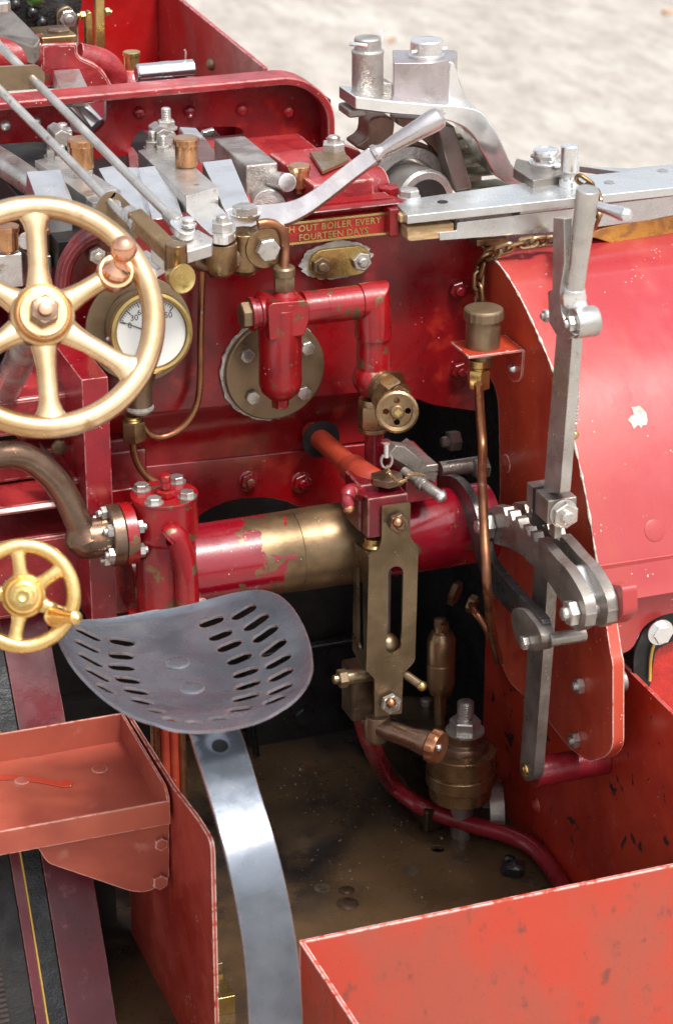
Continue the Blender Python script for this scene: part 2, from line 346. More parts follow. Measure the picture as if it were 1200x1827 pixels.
# ================================================================ ground
def ground():
    m = M(); m.prism([V((-40, -20, -1.15)), V((60, -20, -1.15)), V((60, 90, -1.15)), V((-40, 90, -1.15))], (0, 0, -.05))
    g = bpy.data.materials.new('pale_tarmac'); g.use_nodes = True; t = g.node_tree; N, L = t.nodes, t.links; b = N['Principled BSDF']
    geo = N.new('ShaderNodeNewGeometry')
    def nz(s, d, o):
        n = N.new('ShaderNodeTexNoise'); n.inputs['Scale'].default_value = s; n.inputs['Detail'].default_value = d; n.inputs['Roughness'].default_value = .65
        a = N.new('ShaderNodeVectorMath'); a.operation = 'MULTIPLY_ADD'; a.inputs[2].default_value = (o, o, 0); a.inputs[1].default_value = (1, .38, 1); L.new(geo.outputs['Position'], a.inputs[0]); L.new(a.outputs[0], n.inputs[0])
        return n.outputs['Fac']
    def ramp(f, p):
        r = N.new('ShaderNodeValToRGB'); L.new(f, r.inputs[0]); e = r.color_ramp.elements
        e[0].position, e[0].color = p[0][0], (*p[0][1], 1); e[1].position, e[1].color = p[-1][0], (*p[-1][1], 1)
        for q, c in p[1:-1]: x = e.new(q); x.color = (*c, 1)
        return r.outputs[0]
    a = ramp(nz(3.6, 7, 3), [(.32, (.32, .29, .255)), (.50, (.375, .342, .305)), (.68, (.45, .42, .385))])
    s = ramp(nz(16, 5, 9), [(.36, (.82, .81, .79)), (.5, (.98, .98, .98)), (.66, (1.10, 1.10, 1.10))])
    x = N.new('ShaderNodeMix'); x.data_type = 'RGBA'; x.blend_type = 'MULTIPLY'; x.inputs[0].default_value = 1
    L.new(a, x.inputs[6]); L.new(s, x.inputs[7])
    L.new(x.outputs[2], b.inputs['Base Color']); b.inputs['Roughness'].default_value = .9
    bp = N.new('ShaderNodeBump'); bp.inputs['Strength'].default_value = .5; bp.inputs['Distance'].default_value = .02
    L.new(nz(60, 5, 1), bp.inputs['Height']); L.new(bp.outputs[0], b.inputs['Normal'])
    o = put('ground', m, g, 'top', None, 0); o['kind'] = 'structure'; o['label'] = 'pale sunlit tarmac behind the engine'
ground()
lf = mat('fallen_leaf', (.46, .27, .15), 0, .7, 0, (.38, .19, .10), (20, .4, .6), bump=0)
def leaf(pxx, pyy, r, lab, a):
    c = Z(pxx, pyy, -1.14); m = M(); k = 14; pts = []
    for i in range(k):
        t = 2*math.pi*i/k; q = r*(1 if i % 2 else .72)*(1-.25*math.cos(t)); pts.append(c+V((math.cos(t+a)*q, math.sin(t+a)*q*.7, .012*math.sin(3*t))))
    m.prism(pts, (0, 0, .003)); o = put('fallen_leaf', m, lf, 'top', lab, 0); o['category'] = 'leaf'; o['group'] = 'leaves lying on the tarmac'
leaf(700, 72, .022, 'small brown leaf on the tarmac right of the tall cap, blurred', .4)
leaf(1190, 22, .030, 'brown leaf on the tarmac in the top right corner of the photo', .9)
# ================================================================ firebox back and boiler
def backhead():
    o = YP([(106, 640), (106, 520), (112, 458), (150, 412), (205, 398), (705, 352), (862, 430), (862, 735), (770, 722), (745, 712), (640, 700), (107, 752)], 0)
    me = plate_mesh(rnd(o, [0, .02, .04, .04, .02, .02, .0, .0, .02, .01, 0, 0]), [], .02, (0, 1, 0))
    b = put('backhead', me, red, None, 'crimson firebox backplate with a slow highlight band', .004, 3)
    # undercut and sloping foundation below
    a0, a1 = Y(106, 702, 0), Y(700, 702, 0); x0, x1 = a0.x, a1.x; z0 = Y(400, 722, 0).z
    prof = [(.001, z0+.012), (.003, z0), (.010, z0-.012), (.024, z0-.03), (.034, z0-.05), (.036, z0-.075), (.034, z0-.105)]
    m = M(); m.skin([[V((x, y, z)) for x in (x0, x1)]+[V((x, y+.02, z)) for x in (x1, x0)] for y, z in prof]); put('undercut', m, red, b, None, 0)
    # foundation plate tilted, arch cut
    zc = z0-.095; n = V((0, -1, .10)).normalized(); O = V((0, .030, zc))
    fp = lambda l: [P(a, c, O, n) for a, c in l]
    top = fp([(106, 848), (700, 787)]); arch = []
    for i in range(19):
        t = math.pi*(i/18); arch.append(P(458+150*math.cos(t), 1015-127*math.sin(t), O, n))
    out = [top[0], top[1], *fp([(712, 800), (712, 1030)]), *arch, *fp([(106, 1030)])]
    f = put('foundation_plate', plate_mesh(out, [], .02, -n), red, b, None, .003)
    for q in ((443, 858), (537, 860)): bolt(f, P(*q, O, n), n, 17, .9, 'nut', redchip, rot=.3); bolt(f, P(*q, O, n), n, 20, .25, 'rivet', redchip, 'washer')
    # rolled flange at the left shoulder
    s = put('shoulder_flange', M().tube(spline(YP([(112, 560), (113, 500), (122, 462), (150, 428), (190, 412), (225, 405)], -.022), 6), .012, 12), maroon, b, None, 0)
    m = M(); m.by(500, 385, 712, 364, -.022, .06); put('top_lip', m, redcast, b, None, .004)
    for q in ((815, 516), (818, 660)):
        bolt(b, Y(*q, -.001), nY, 17, .9, 'nut', red, rot=.2)
    bolt(b, Y(172, 454, -.012), nY, 16, .9, 'nut', steeld, rot=.4)
    # dark interior below and beyond
    return b
BH = backhead()
def boiler_barrel():
    m = M(); c = Y(430, 640, .02); r = .20
    m.cyl(V((c.x, .05, c.z)), V((c.x, .9, c.z)), r, n=64); put('boiler_barrel', m, maroon, None, None, 0)
boiler_barrel()
def dark_inside():
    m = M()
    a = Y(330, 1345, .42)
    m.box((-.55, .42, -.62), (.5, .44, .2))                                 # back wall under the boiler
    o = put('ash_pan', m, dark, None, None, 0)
    # hinged door and ledge seen dimly
    m = M().by(445, 1350, 640, 1140, .36, .02); put('damper_door', m, blk, o, None, .003)
    m = M().tube([Y(470, 1352, .34), Y(700, 1325, .34)], .008, 8); put('ledge_rod', m, steelk, o, None, 0)
    m = M().tube([Y(458, 1350, .33), Y(445, 1240, .33)], .006, 8); put('latch_rod', m, blk, o, None, 0)
    bolt(o, Y(540, 1275, .359), nY, 18, .8, 'washer', blk)
    # hornplate: tall black plate on the right of the gap
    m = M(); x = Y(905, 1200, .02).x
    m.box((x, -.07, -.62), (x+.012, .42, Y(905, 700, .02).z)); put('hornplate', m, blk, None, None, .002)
dark_inside()
# ================================================================ footplate
ZF = -.60
def footplate():
    yq = X(1206, 1543, .296).y; u = [V((-.55, -.98, ZF)), V((-.22, -.98, ZF)), V((-.22, yq+.004, ZF)), V((.40, yq+.004, ZF)), V((.40, .42, ZF)), V((-.55, .42, ZF))]
    hc = Z(780, 1514, ZF); hole = circ(hc, XA, YA, .011, 20)
    f = put('footplate', plate_mesh(u, [hole], .008, -ZA), floorm, None, 'oily brown footplate with screws and grit', .001)
    for q in ((575, 1585), (820, 1532), (945, 1572), (733, 1553)): bolt(f, Z(*q, ZF), ZA, 15, .35, 'screw', mat_screw, rot=random.random())
    for q in ((620, 1612, 22), (618, 1588, 16)):
        p = Z(q[0], q[1], ZF+.0005); put('worn_spot', M().lathe([(.018*q[2]/22, 0), (.014*q[2]/22, .0012)], p, ZA, 18), brown, f, None, 0)
    m = M().box((-.55, yq+.01, ZF-.06), (.40, .42, ZF-.05)); put('dark_hole_backing', m, dark, f, None, 0)  # black plate added so the floor hole looks dark
    random.seed(3); m = M()
    for i in range(150):
        x, y_ = random.triangular(360, 900, 560), random.triangular(1350, 1640, 1380)
        p = Z(x, y_, ZF+.001); r = random.uniform(.0007, .0017)*(1 if random.random() < .9 else 1.7)
        m.skin([[p+V((math.cos(t+i)*r, math.sin(t+i)*r*random.uniform(.6, 1), 0)) for t in (0, 1.6, 3.1, 4.7)], [p+V((math.cos(t+i)*r*.5, math.sin(t+i)*r*.5, r)) for t in (0, 1.6, 3.1, 4.7)]])
    g = put('grit', m, gritm, 'top', None, 0); g['kind'] = 'stuff'; g['label'] = 'scattered pale grit and ash on the footplate'; g['category'] = 'grit'
    return f
mat_screw = mat('oily_screw_head', (.22, .17, .12), .7, .4, 0, (.12, .09, .06), (50, .4, .6), bump=.2)
gritm = mat('pale_ash_grit', (.34, .31, .28), 0, .8, 0, (.10, .09, .08), (90, .4, .6), bump=0)
FP = footplate()
def coal_lump(c, r, lab, sd):
    random.seed(sd); m = M(); bm = m.bm; bmesh.ops.create_icosphere(bm, subdivisions=2, radius=r)
    pl = [V((random.gauss(0, 1), random.gauss(0, 1), random.gauss(0, 1))).normalized() for _ in range(9)]
    for v in bm.verts:
        for n in pl:
            d = v.co.dot(n)-r*.68
            if d > 0: v.co -= n*d
        v.co.z *= .75; v.co += c+ZA*r*.45
    o = put('coal_lump', m, coal, 'top', lab, 0); o['category'] = 'coal'; o['group'] = 'lumps of coal on the footplate'
coal_lump(Z(918, 1560, ZF), .024, 'largest black coal lump on the footplate beside the red hose', 4)
coal_lump(Z(908, 1535, ZF), .010, 'small coal lump just above the largest lump by the hose', 8)
coal_lump(Z(782, 1478, ZF), .007, 'tiny coal crumb under the middle of the red hose', 12)
# ================================================================ bunker on the right: side wall, front wall and its return
XW = X(0, 0, 0) and .30
def bunker():
    top = P(1103, 1179, (XW, 0, 0), (1, 0, 0)); zt = top.z
    far = -.02
    yp = P(1206, 1543, (XW-.004, 0, 0), (1, 0, 0)).y
    o = [V((XW, .10, ZF)), V((XW, yp+.001, ZF)), V((XW, yp+.001, zt)), V((XW, .02, zt)), V((XW, .10, zt-.06))]
    s = put('bunker_side', plate_mesh(o, [], .006, (1, 0, 0)), redwall, None, 'tall red bunker side with black paint chips', .0015)
    bolt(s, X(957, 1437, XW), nX, 13, .8, 'rivet', redwall)
    # pixels of the front wall top edge on its own plane
    a, b = Y(535, 1682, yp), Y(1206, 1543, yp); zt2 = (a.z+b.z)/2
    o = [V((a.x, yp, ZF-.5)), V((XW+.08, yp, ZF-.5)), V((XW+.08, yp, b.z)), V((a.x, yp, a.z))]
    f = put('bunker_front', plate_mesh(o, [], .007, (0, 1, 0)), redpanel, None, 'weathered orange-red bunker front with pale worn top edge', .0012)
    q = P(640, 1842, (0, 0, a.z), (0, 0, 1)); m = V((q.x, q.y, a.z)); d = (m-V((a.x, yp, a.z))); nn = V((-d.y, d.x, 0)).normalized()
    e = V((a.x, yp, a.z))+d*3; c0 = V((a.x, yp, 0))
    o = [V((c0.x, c0.y, ZF-.5)), V((c0.x, c0.y, a.z)), V((e.x, e.y, a.z)), V((e.x, e.y, ZF-.5))]
    put('bunker_return', plate_mesh(o, [], .007, nn), redpanel, f, None, .0012)
bunker()
# ================================================================ hood over the right wheel
XH = .235
def fitc(p):
    (x1, y1), (x2, y2), (x3, y3) = [(q.y, q.z) for q in p]
    A = np_solve = None
    d = 2*(x1*(y2-y3)+x2*(y3-y1)+x3*(y1-y2))
    ux = ((x1*x1+y1*y1)*(y2-y3)+(x2*x2+y2*y2)*(y3-y1)+(x3*x3+y3*y3)*(y1-y2))/d
    uy = ((x1*x1+y1*y1)*(x3-x2)+(x2*x2+y2*y2)*(x1-x3)+(x3*x3+y3*y3)*(x2-x1))/d
    return ux, uy, math.hypot(x1-ux, y1-uy)
def hood():
    cur = XP([(858, 436), (905, 492), (952, 580), (1000, 700), (1038, 850), (1062, 985), (1072, 1060)], XH)
    cs = spline(cur, 6)
    # side plate with its tail bolted to the bunker
    low = XP([(1092, 1180), (1092, 1335), (1078, 1352), (1050, 1360), (1015, 1335), (958, 1262), (905, 1215), (882, 1150), (878, 1000), (892, 900), (888, 700), (856, 640), (850, 560), (850, 450)], XH)
    me = plate_mesh(cs+rnd(low, [.01, .015, .015, .015, .02, .02, .03, .03, .03, .05, .03, .02, .02, 0]), [], .018, (1, 0, 0))
    s = put('hood_side_plate', me, redplate, None, 'scuffed orange-red curved side plate of the wheel hood', .0015)
    # rolled cover going away to the right
    W = .50; m = M(); up_ = spline(cur, 8); ext = [up_[0]+V((0, .14, .015)), up_[0]+V((0, .07, .012))]
    path = ext+up_+XP([(1075, 1078)], XH)
    off = []
    for i, p in enumerate(path):
        t = (path[min(i+1, len(path)-1)]-path[max(i-1, 0)]).normalized(); off.append(V((0, t.z, -t.y)) if t.z < 0 and -t.y > 0 or True else None)
    off = [q if q.y-q.z*1 < 0 else -q for q in off]
    m.skin([[p+q*.0018+V((-.001, 0, 0)), p+q*.0018+V((W, 0, 0)), p-q*.003+V((W, 0, 0)), p-q*.003+V((-.001, 0, 0))] for p, q in zip(path, off)]); c = put('hood_cover', m, redhood, None, 'glossy faded red wheel hood, pink where it catches the sky', .0008)
    random.seed(9); wl = spline(cur, 16); rr = [max(.0004, .0013+.0012*math.sin(i*.9)*random.random()+random.uniform(-.0006, .0008)) for i in range(len(wl))]
    put('worn_edge', M().tube([p+V((-.0012, off[0].y*0-.0008, .0012)) for p in wl], rr, 6), paste, s, None, 0)
    # scars in the paint
    def onhood(pxx, pyy):
        best = None
        for a, b in zip(path, path[1:]):
            t = b-a; n = V((0, -t.z, t.y)).normalized(); q = P(pxx, pyy, a, n)
            if q and min(a.z, b.z)-.002 <= q.z <= max(a.z, b.z)+.002 and XH < q.x < XH+W: best = (q, n if n.y < 0 else -n)
        return best
    for a, b, r in ((1166, 947, 20), (1022, 562, 16)):
        h = onhood(a, b)
        if h: put('plugged_hole', M().lathe([(r*px(h[0]), -.001), (r*px(h[0]), .0024), (r*.88*px(h[0]), .0030)], h[0], h[1], 28), redhood, c, None, 0)
    h = onhood(1137, 748)
    if h:
        random.seed(5); u, v, n = frame(h[1]); pts = []
        for i in range(16):
            t = i*math.pi/8; r = px(h[0])*random.uniform(9, 22); pts.append(h[0]+n*.0020+u*math.cos(t)*r+v*math.sin(t)*r*1.2)
        put('paint_chip', M().prism(pts, n*.0006), paste, c, None, 0)
    h = onhood(1065, 890)
    # lower part of the cover's near edge and the little angle bracket with yellow lining
    p0 = V((XH+.02, cur[-1].y, 0))
    for q, r in (((1038, 1223), 15), ((1030, 1320), 15)): bolt(s, X(*q, XH), nX, r, 1.0, 'nut', steeld, rot=.4)
    for q in ((1088, 1218), (1080, 1312)):
        p = X(*q, XH+.018); put('bolt_head', M().cyl(p, p+XA*.022, 20*px(p), 20*px(p)), steelk, s, None, .002)
    put('plugged_hole', M().lathe([(17*px(X(903, 827, XH)), 0), (17*px(X(903, 827, XH)), .0012), (.8*17*px(X(903, 827, XH)), .002)], X(903, 827, XH), nX, 24), redplate, s, None, 0)
    # far boiler lagging beyond the hood at the right edge
    return s, c
HS, HC = hood()
def wheel_behind_bunker():
    yy = -.42
    m = M(); m.by(1118, 1260, 1260, 1085, yy, .02); o = put('lower_hood_flange', plate_mesh(rnd(YP([(1062, 1170), (1098, 1172), (1128, 1160), (1146, 1118), (1180, 1098), (1260, 1084), (1260, 980), (1062, 1010)], yy-.02), [0, .02, .02, .03, .03, 0, 0, 0]), [], .012, (0, 1, 0)), redhood, HC, None, .002)
    p = Y(1177, 1128, yy-.034)
    put('lug', plate_mesh(rnd(YP([(1128, 1230), (1130, 1165), (1148, 1122), (1180, 1098), (1260, 1082), (1260, 1118), (1195, 1146), (1168, 1160), (1158, 1230)], yy-.012), .01), [], .006, (0, 1, 0)), blkband, HC, None, .002)
    bolt(HC, p, nY, 19, .9, 'washer', steel)
    m = M(); f = put('lined_panel', plate_mesh(YP([(1150, 1190), (1160, 1148), (1260, 1110), (1260, 1330), (1140, 1260)], yy), [], .01, (0, 1, 0)), scarlet, HC, None, .001)
    put('yellow_line', M().tube(spline(YP([(1158, 1215), (1160, 1175), (1166, 1150), (1180, 1135), (1200, 1128)], yy-.0165), 5), .0022, 6), yel, f, None, 0)
wheel_behind_bunker()
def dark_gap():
    m = M(); m.by(1100, 1330, 1290, 1120, -.38, .01); put('gap_shade_sheet', m, dark, HC, None, 0)  # added black sheet standing in for the shade of this gap
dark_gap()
# ================================================================ things bolted on the backhead
def injector():
    f = Y(487, 657, -.004); k = px(f)
    fl = put('valve_flange', M().lathe([(.078, 0), (.078, .010), (.076, .012), (.02, .012)], f, nY, 64), bronzed, None, 'round bronze flange with red cast valve body and cranked pipe', .001)
    random.seed(11); g = M(); pts = [f+V((math.cos(t)*(.0785+random.uniform(0, .003)), 0, math.sin(t)*(.0785+random.uniform(0, .004))))+V((-.003, .002, -.001)) for t in [2*math.pi*i/70 for i in range(70)]]
    put('jointing_paste', g.prism(pts, (0, -.004, 0)), paste, fl, None, 0)
    for q in ((440, 634), (450, 708), (547, 620), (541, 700)): bolt(fl, Y(*q, -.017), nY, 13.5, .8, 'bolt', steeld, rot=.2)
    yb = -.10
    # cast body: tapering block
    fr = YP([(478, 612), (482, 573), (552, 566), (548, 604)], yb)
    fr = YP([(480, 609), (478, 548), (486, 541), (546, 536), (553, 545), (553, 568), (543, 599)], yb-.03)
    c = Y(500, 640, yb); r = 39*px(c)
    bt = Y(500, 712, yb); tp = Y(500, 545, yb)
    body = M(); body.lathe([(r*.35, 0), (r*.55, .003), (r*.9, .014), (r, .026), (r, (tp-bt).length)], bt, ZA, 36)
    b = put('clack_body', body, redchip, None, 'chipped red cylindrical valve body with a square shoulder', .001)
    put('square_shoulder', M().prism(rnd(fr, .003, 2), (0, .062, 0)), redchip, b, None, .003)
    put('bottom_plug', M().cyl(bt+ZA*.004, bt-ZA*.012, 17*px(bt), 16*px(bt), 6), redchip, b, None, .001)
    n0 = V((-1, 0, 0)); l0 = Y(486, 556, yb); L = Y(452, 561, yb)
    put('side_boss', M().lathe([(30*px(l0), 0), (30*px(l0), .02), (27*px(l0), .022), (27*px(l0), (L-l0).length), (31*px(l0), (L-l0).length), (31*px(l0), (L-l0).length+.006), (25*px(l0), (L-l0).length+.007)], l0, n0, 32), redchip, b, None, .0008)
    bolt(b, V((L.x-.005, L.y, L.z)), nX, 25, .9, 'bolt', bronzed, 'hexagon_plug', .5)
    t0 = Y(507, 534, yb+.0)
    put('top_collar', M().lathe([(38*px(t0), 0), (38*px(t0), .006), (30*px(t0), .010), (21*px(t0), .013), (16*px(t0), .02)], t0-ZA*.006, ZA, 32), redchip, b, None, .0006)
    t1 = t0+ZA*.013; rr = 20*px(t0)
    nut = M(); hx = lambda r, z: [t1+V((math.cos(math.pi/3*i+.35)*r, math.sin(math.pi/3*i+.35)*r, z)) for i in range(6)]
    nut.skin([hx(rr*.9, 0), hx(rr, .003), hx(rr, .020), hx(rr*.94, .023)]); nut.lathe([(rr, .023), (rr, .034), (rr*.85, .037), (rr*.3, .037)], t1, ZA, 24)
    put('union_nut', nut, bronzed, b, None, .0006)
    p = [t1+ZA*.03]+YP([(508, 445), (506, 420), (497, 404), (478, 398), (460, 400)], yb+.01)
    put('copper_pipe', M().tube(spline(p, 6), 8.6*px(t0), 14), copperd, b, None, 0)
    # horizontal pipe, elbow and down pipe
    R = 31*px(tp); h0, h1 = Y(540, 551, yb), Y(645, 541, yb); a = (h1-h0).normalized(); a = XA
    L = (h1-h0).length
    m = M().lathe([(R, 0), (R, L*.36), (R*.985, L*.365), (R, L*.37), (R, L)], h0, a, 36); p1 = put('cross_pipe', m, redchip, None, 'chipped red elbow pipe from the valve body to the brass stop valve', .0004)
    e0 = h0+a*L; cor = Y(666, 538, yb); cor = V((cor.x, yb, e0.z)); dn = Y(664, 602, yb); dn = V((cor.x, yb, dn.z))
    R2 = 34*px(tp); q = [e0-a*.004, e0+a*(cor-e0).length*.55]; 
    cs_ = [(math.cos(2*math.pi*i/40)*R2, math.sin(2*math.pi*i/40)*R2) for i in range(40)]
    el = M().skin([[V((e0.x-.004, yb+p_, e0.z+q_)) for p_, q_ in cs_], [V((cor.x+q_*.92-.003, yb+p_, cor.z+q_*.92+.002)) for p_, q_ in cs_], [V((cor.x+q_, yb+p_, dn.z)) for p_, q_ in cs_]])
    _old = M().tube([e0-a*.004, e0+a*.03]+[cor+V((-.022*math.cos(t), 0, .022*math.sin(t)-.022))+V((.0+.0, 0, .022-.0))*1 for t in ()]+spline([e0+a*.03, cor+V((-.012, 0, -.0005)), cor+V((-.001, 0, -.012)), cor-ZA*.028], 5)[1:]+[dn], R2, 32)
    put('elbow', el, redchip, p1, None, .0015)
    d0 = V((cor.x, yb, Y(664, 600, yb).z)); d1 = V((cor.x, yb, Y(658, 662, yb).z))
    put('down_pipe', M().cyl(d0, d1, R*.98, R*1.0), redchip, p1, None, .0006)
    s = d1-ZA*.012; put('valve_bulb', M().sph(s, 37*px(s), 32, (1, 1, 1)), redchip, p1, None, 0)
    n = V((.12, -.95, .15)).normalized(); ax = (Y(712, 735, yb-.12)-s)
    ax = V((.33, -.90, -.25)).normalized()
    k = px(s)
    bon = M().lathe([(30*k, .01), (30*k, .024), (33*k, .026), (33*k, .032), (24*k, .036), (20*k, .05)], s, ax, 28)
    v = put('stop_valve_bonnet', bon, bronze, None, 'brass stop valve with a small knurled wheel', .001)
    bolt(v, s+ax*.034, ax, 29, .9, 'washer', bronze, 'gland_nut', .3); bolt(v, s+ax*.058, ax, 22, .8, 'washer', bronze, 'gland_nut', .1)
    hp = Y(707, 733, (s+ax*.105).y); c = hp; u, w_, n = frame(ax); r = 38*px(c); m = M()
    ax2 = V((-.25, -.93, .18)).normalized(); u, w_, n = frame(ax2)
    put('valve_spindle', M().cyl(s+ax*.04, c-ax2*.0, .006), bronze, v, None, 0)
    N_ = 56; rings = []
    for rr, h in ((r*.72, .002), (r*.74, .010), (r*.9, .012), (r*1.0, .010), (r*1.0, -.004), (r*.9, -.006), (r*.74, -.004)):
        rings.append([c+n*h+(u*math.cos(2*math.pi*i/N_)+w_*math.sin(2*math.pi*i/N_))*rr*(1+(.022 if i % 2 and rr > r*.95 else 0)) for i in range(N_)])
    m.skin(rings+[rings[0]], cap=False); put('wheel_rim', m, bronze, v, None, .0003)
    holes = [circ(c+(u*math.cos(t)+w_*math.sin(t))*r*.52, u, w_, r*.15, 12) for t in (math.pi/2, 0, -math.pi/2, math.pi)]
    put('wheel_web', plate_mesh(circ(c, u, w_, r*.76, 40), holes, .004, n), bronze, v, None, .0003)
    put('wheel_boss', M().lathe([(r*.34, 0), (r*.34, .010), (r*.28, .012)], c, n, 24), bronze, v, None, .0004)
    put('square_end', M().obox(c+n*.014, (u+w_).normalized(), (u-w_).normalized(), n, r*.14, r*.14, .004), brass, v, None, .0005)
    # nut and pipe under the valve
    x0 = Y(652, 722, yb); X0 = V((s.x, yb, x0.z)); rr = 27*px(s); m = M(); m.lathe([(rr, 0), (rr, .005), (rr*.9, .01)], X0-ZA*.0, ZA, 24)
    hx = lambda r, z: [X0+V((math.cos(math.pi/3*i+.5)*r, math.sin(math.pi/3*i+.5)*r, z)) for i in range(6)]
    m.skin([hx(rr*.95, -.036), hx(rr*1.02, -.033), hx(rr*1.02, -.004), hx(rr*.96, 0)]); m.lathe([(rr, -.036), (rr, -.042)], X0, ZA, 24)
    put('union_nut', m, bronze, v, None, .0006)
    put('down_tube', M().tube([X0-ZA*.03, X0-ZA*.10], 15*px(s), 20), hose, p1, None, 0)
injector()
def oval_plate():
    a, b = Y(568, 470, -.004), Y(640, 462, -.004); u = (b-a).normalized(); v = nY.cross(u); c = (a+b)/2
    k = px(c); o = []
    for s in (1, -1):
        for i in range(11):
            t = -math.pi/2+math.pi*i/10; o.append(c+u*s*31*k+(u*math.cos(t)*27+v*math.sin(t)*27)*k*s)
    pl = put('mud_lid', plate_mesh(o, [], .007, nY), brass, None, 'small brass oval cover with two nuts and white paste round it', .0012)
    random.seed(2); o2 = []
    for i in range(64):
        t = 2*math.pi*i/64; r = random.uniform(1.0, 1.12); o2.append(c+u*(math.cos(t)*(64*k)*r-5*k)+v*(math.sin(t)*33*k*r+3*k)+V((0, .0025, 0)))
    put('jointing_paste', M().prism(o2, (0, -.003, 0)), paste, pl, None, 0)
    bolt(pl, a+nY*.007, nY, 17, .8, 'nut', bronzed, rot=.5); bolt(pl, b+nY*.007, nY, 18, .8, 'nut', steeld, rot=.8)
oval_plate()
def text_mesh(s, size, ext, o, u, v, mt, name, parent, label=None, align='LEFT', space=1.0, bold=0):
    c = bpy.data.curves.new(name, 'FONT'); c.body = s; c.size = size; c.extrude = ext; c.align_x = align; c.space_character = space; c.offset = bold; c.resolution_u = 3
    ob = bpy.data.objects.new(name, c); S_.collection.objects.link(ob); bpy.context.view_layer.update()
    me = bpy.data.meshes.new_from_object(ob.evaluated_get(bpy.context.evaluated_depsgraph_get())); bpy.data.objects.remove(ob)
    n = u.cross(v); me.transform(Matrix(((u.x, v.x, n.x, o.x), (u.y, v.y, n.y, o.y), (u.z, v.z, n.z, o.z), (0, 0, 0, 1))))
    return put(name, me, mt, parent, label, 0)
def wash_plate():
    yy = -.008; a, b, c = Y(468, 426, yy), Y(693, 415, yy), Y(693, 375, yy)
    A = V((a.x, yy, b.z)); Bq = b; u = XA; v = ZA; Wd = Bq.x-A.x; H = c.z-b.z
    o = [A, A+u*Wd, A+u*Wd+v*H, A+v*H]
    pl = put('wash_out_plate', plate_mesh(o, [], .006, nY), scarlet, None, 'small red plate lettered WASH OUT BOILER EVERY FOURTEEN DAYS in brass', .0005)
    t = .0035; ins = lambda d: [A+u*d+v*d, A+u*(Wd-d)+v*d, A+u*(Wd-d)+v*(H-d), A+u*d+v*(H-d)]
    put('raised_border', plate_mesh([p+nY*.006 for p in ins(0)], [[p+nY*.006 for p in ins(t)]], .002, nY), brass, pl, None, .0003)
    o1 = A+v*(H*.545)+u*(Wd*.03)+nY*.0068; text_mesh('WASH OUT BOILER EVERY', H*.40, .0008, o1, u, v, brass, 'lettering', pl, None, 'LEFT', 1.08, .0002)
    o2 = A+v*(H*.15)+u*(Wd*.27)+nY*.0068; text_mesh('FOURTEEN DAYS', H*.40, .0008, o2, u, v, brass, 'lettering', pl, None, 'LEFT', 1.02, .0002)
wash_plate()
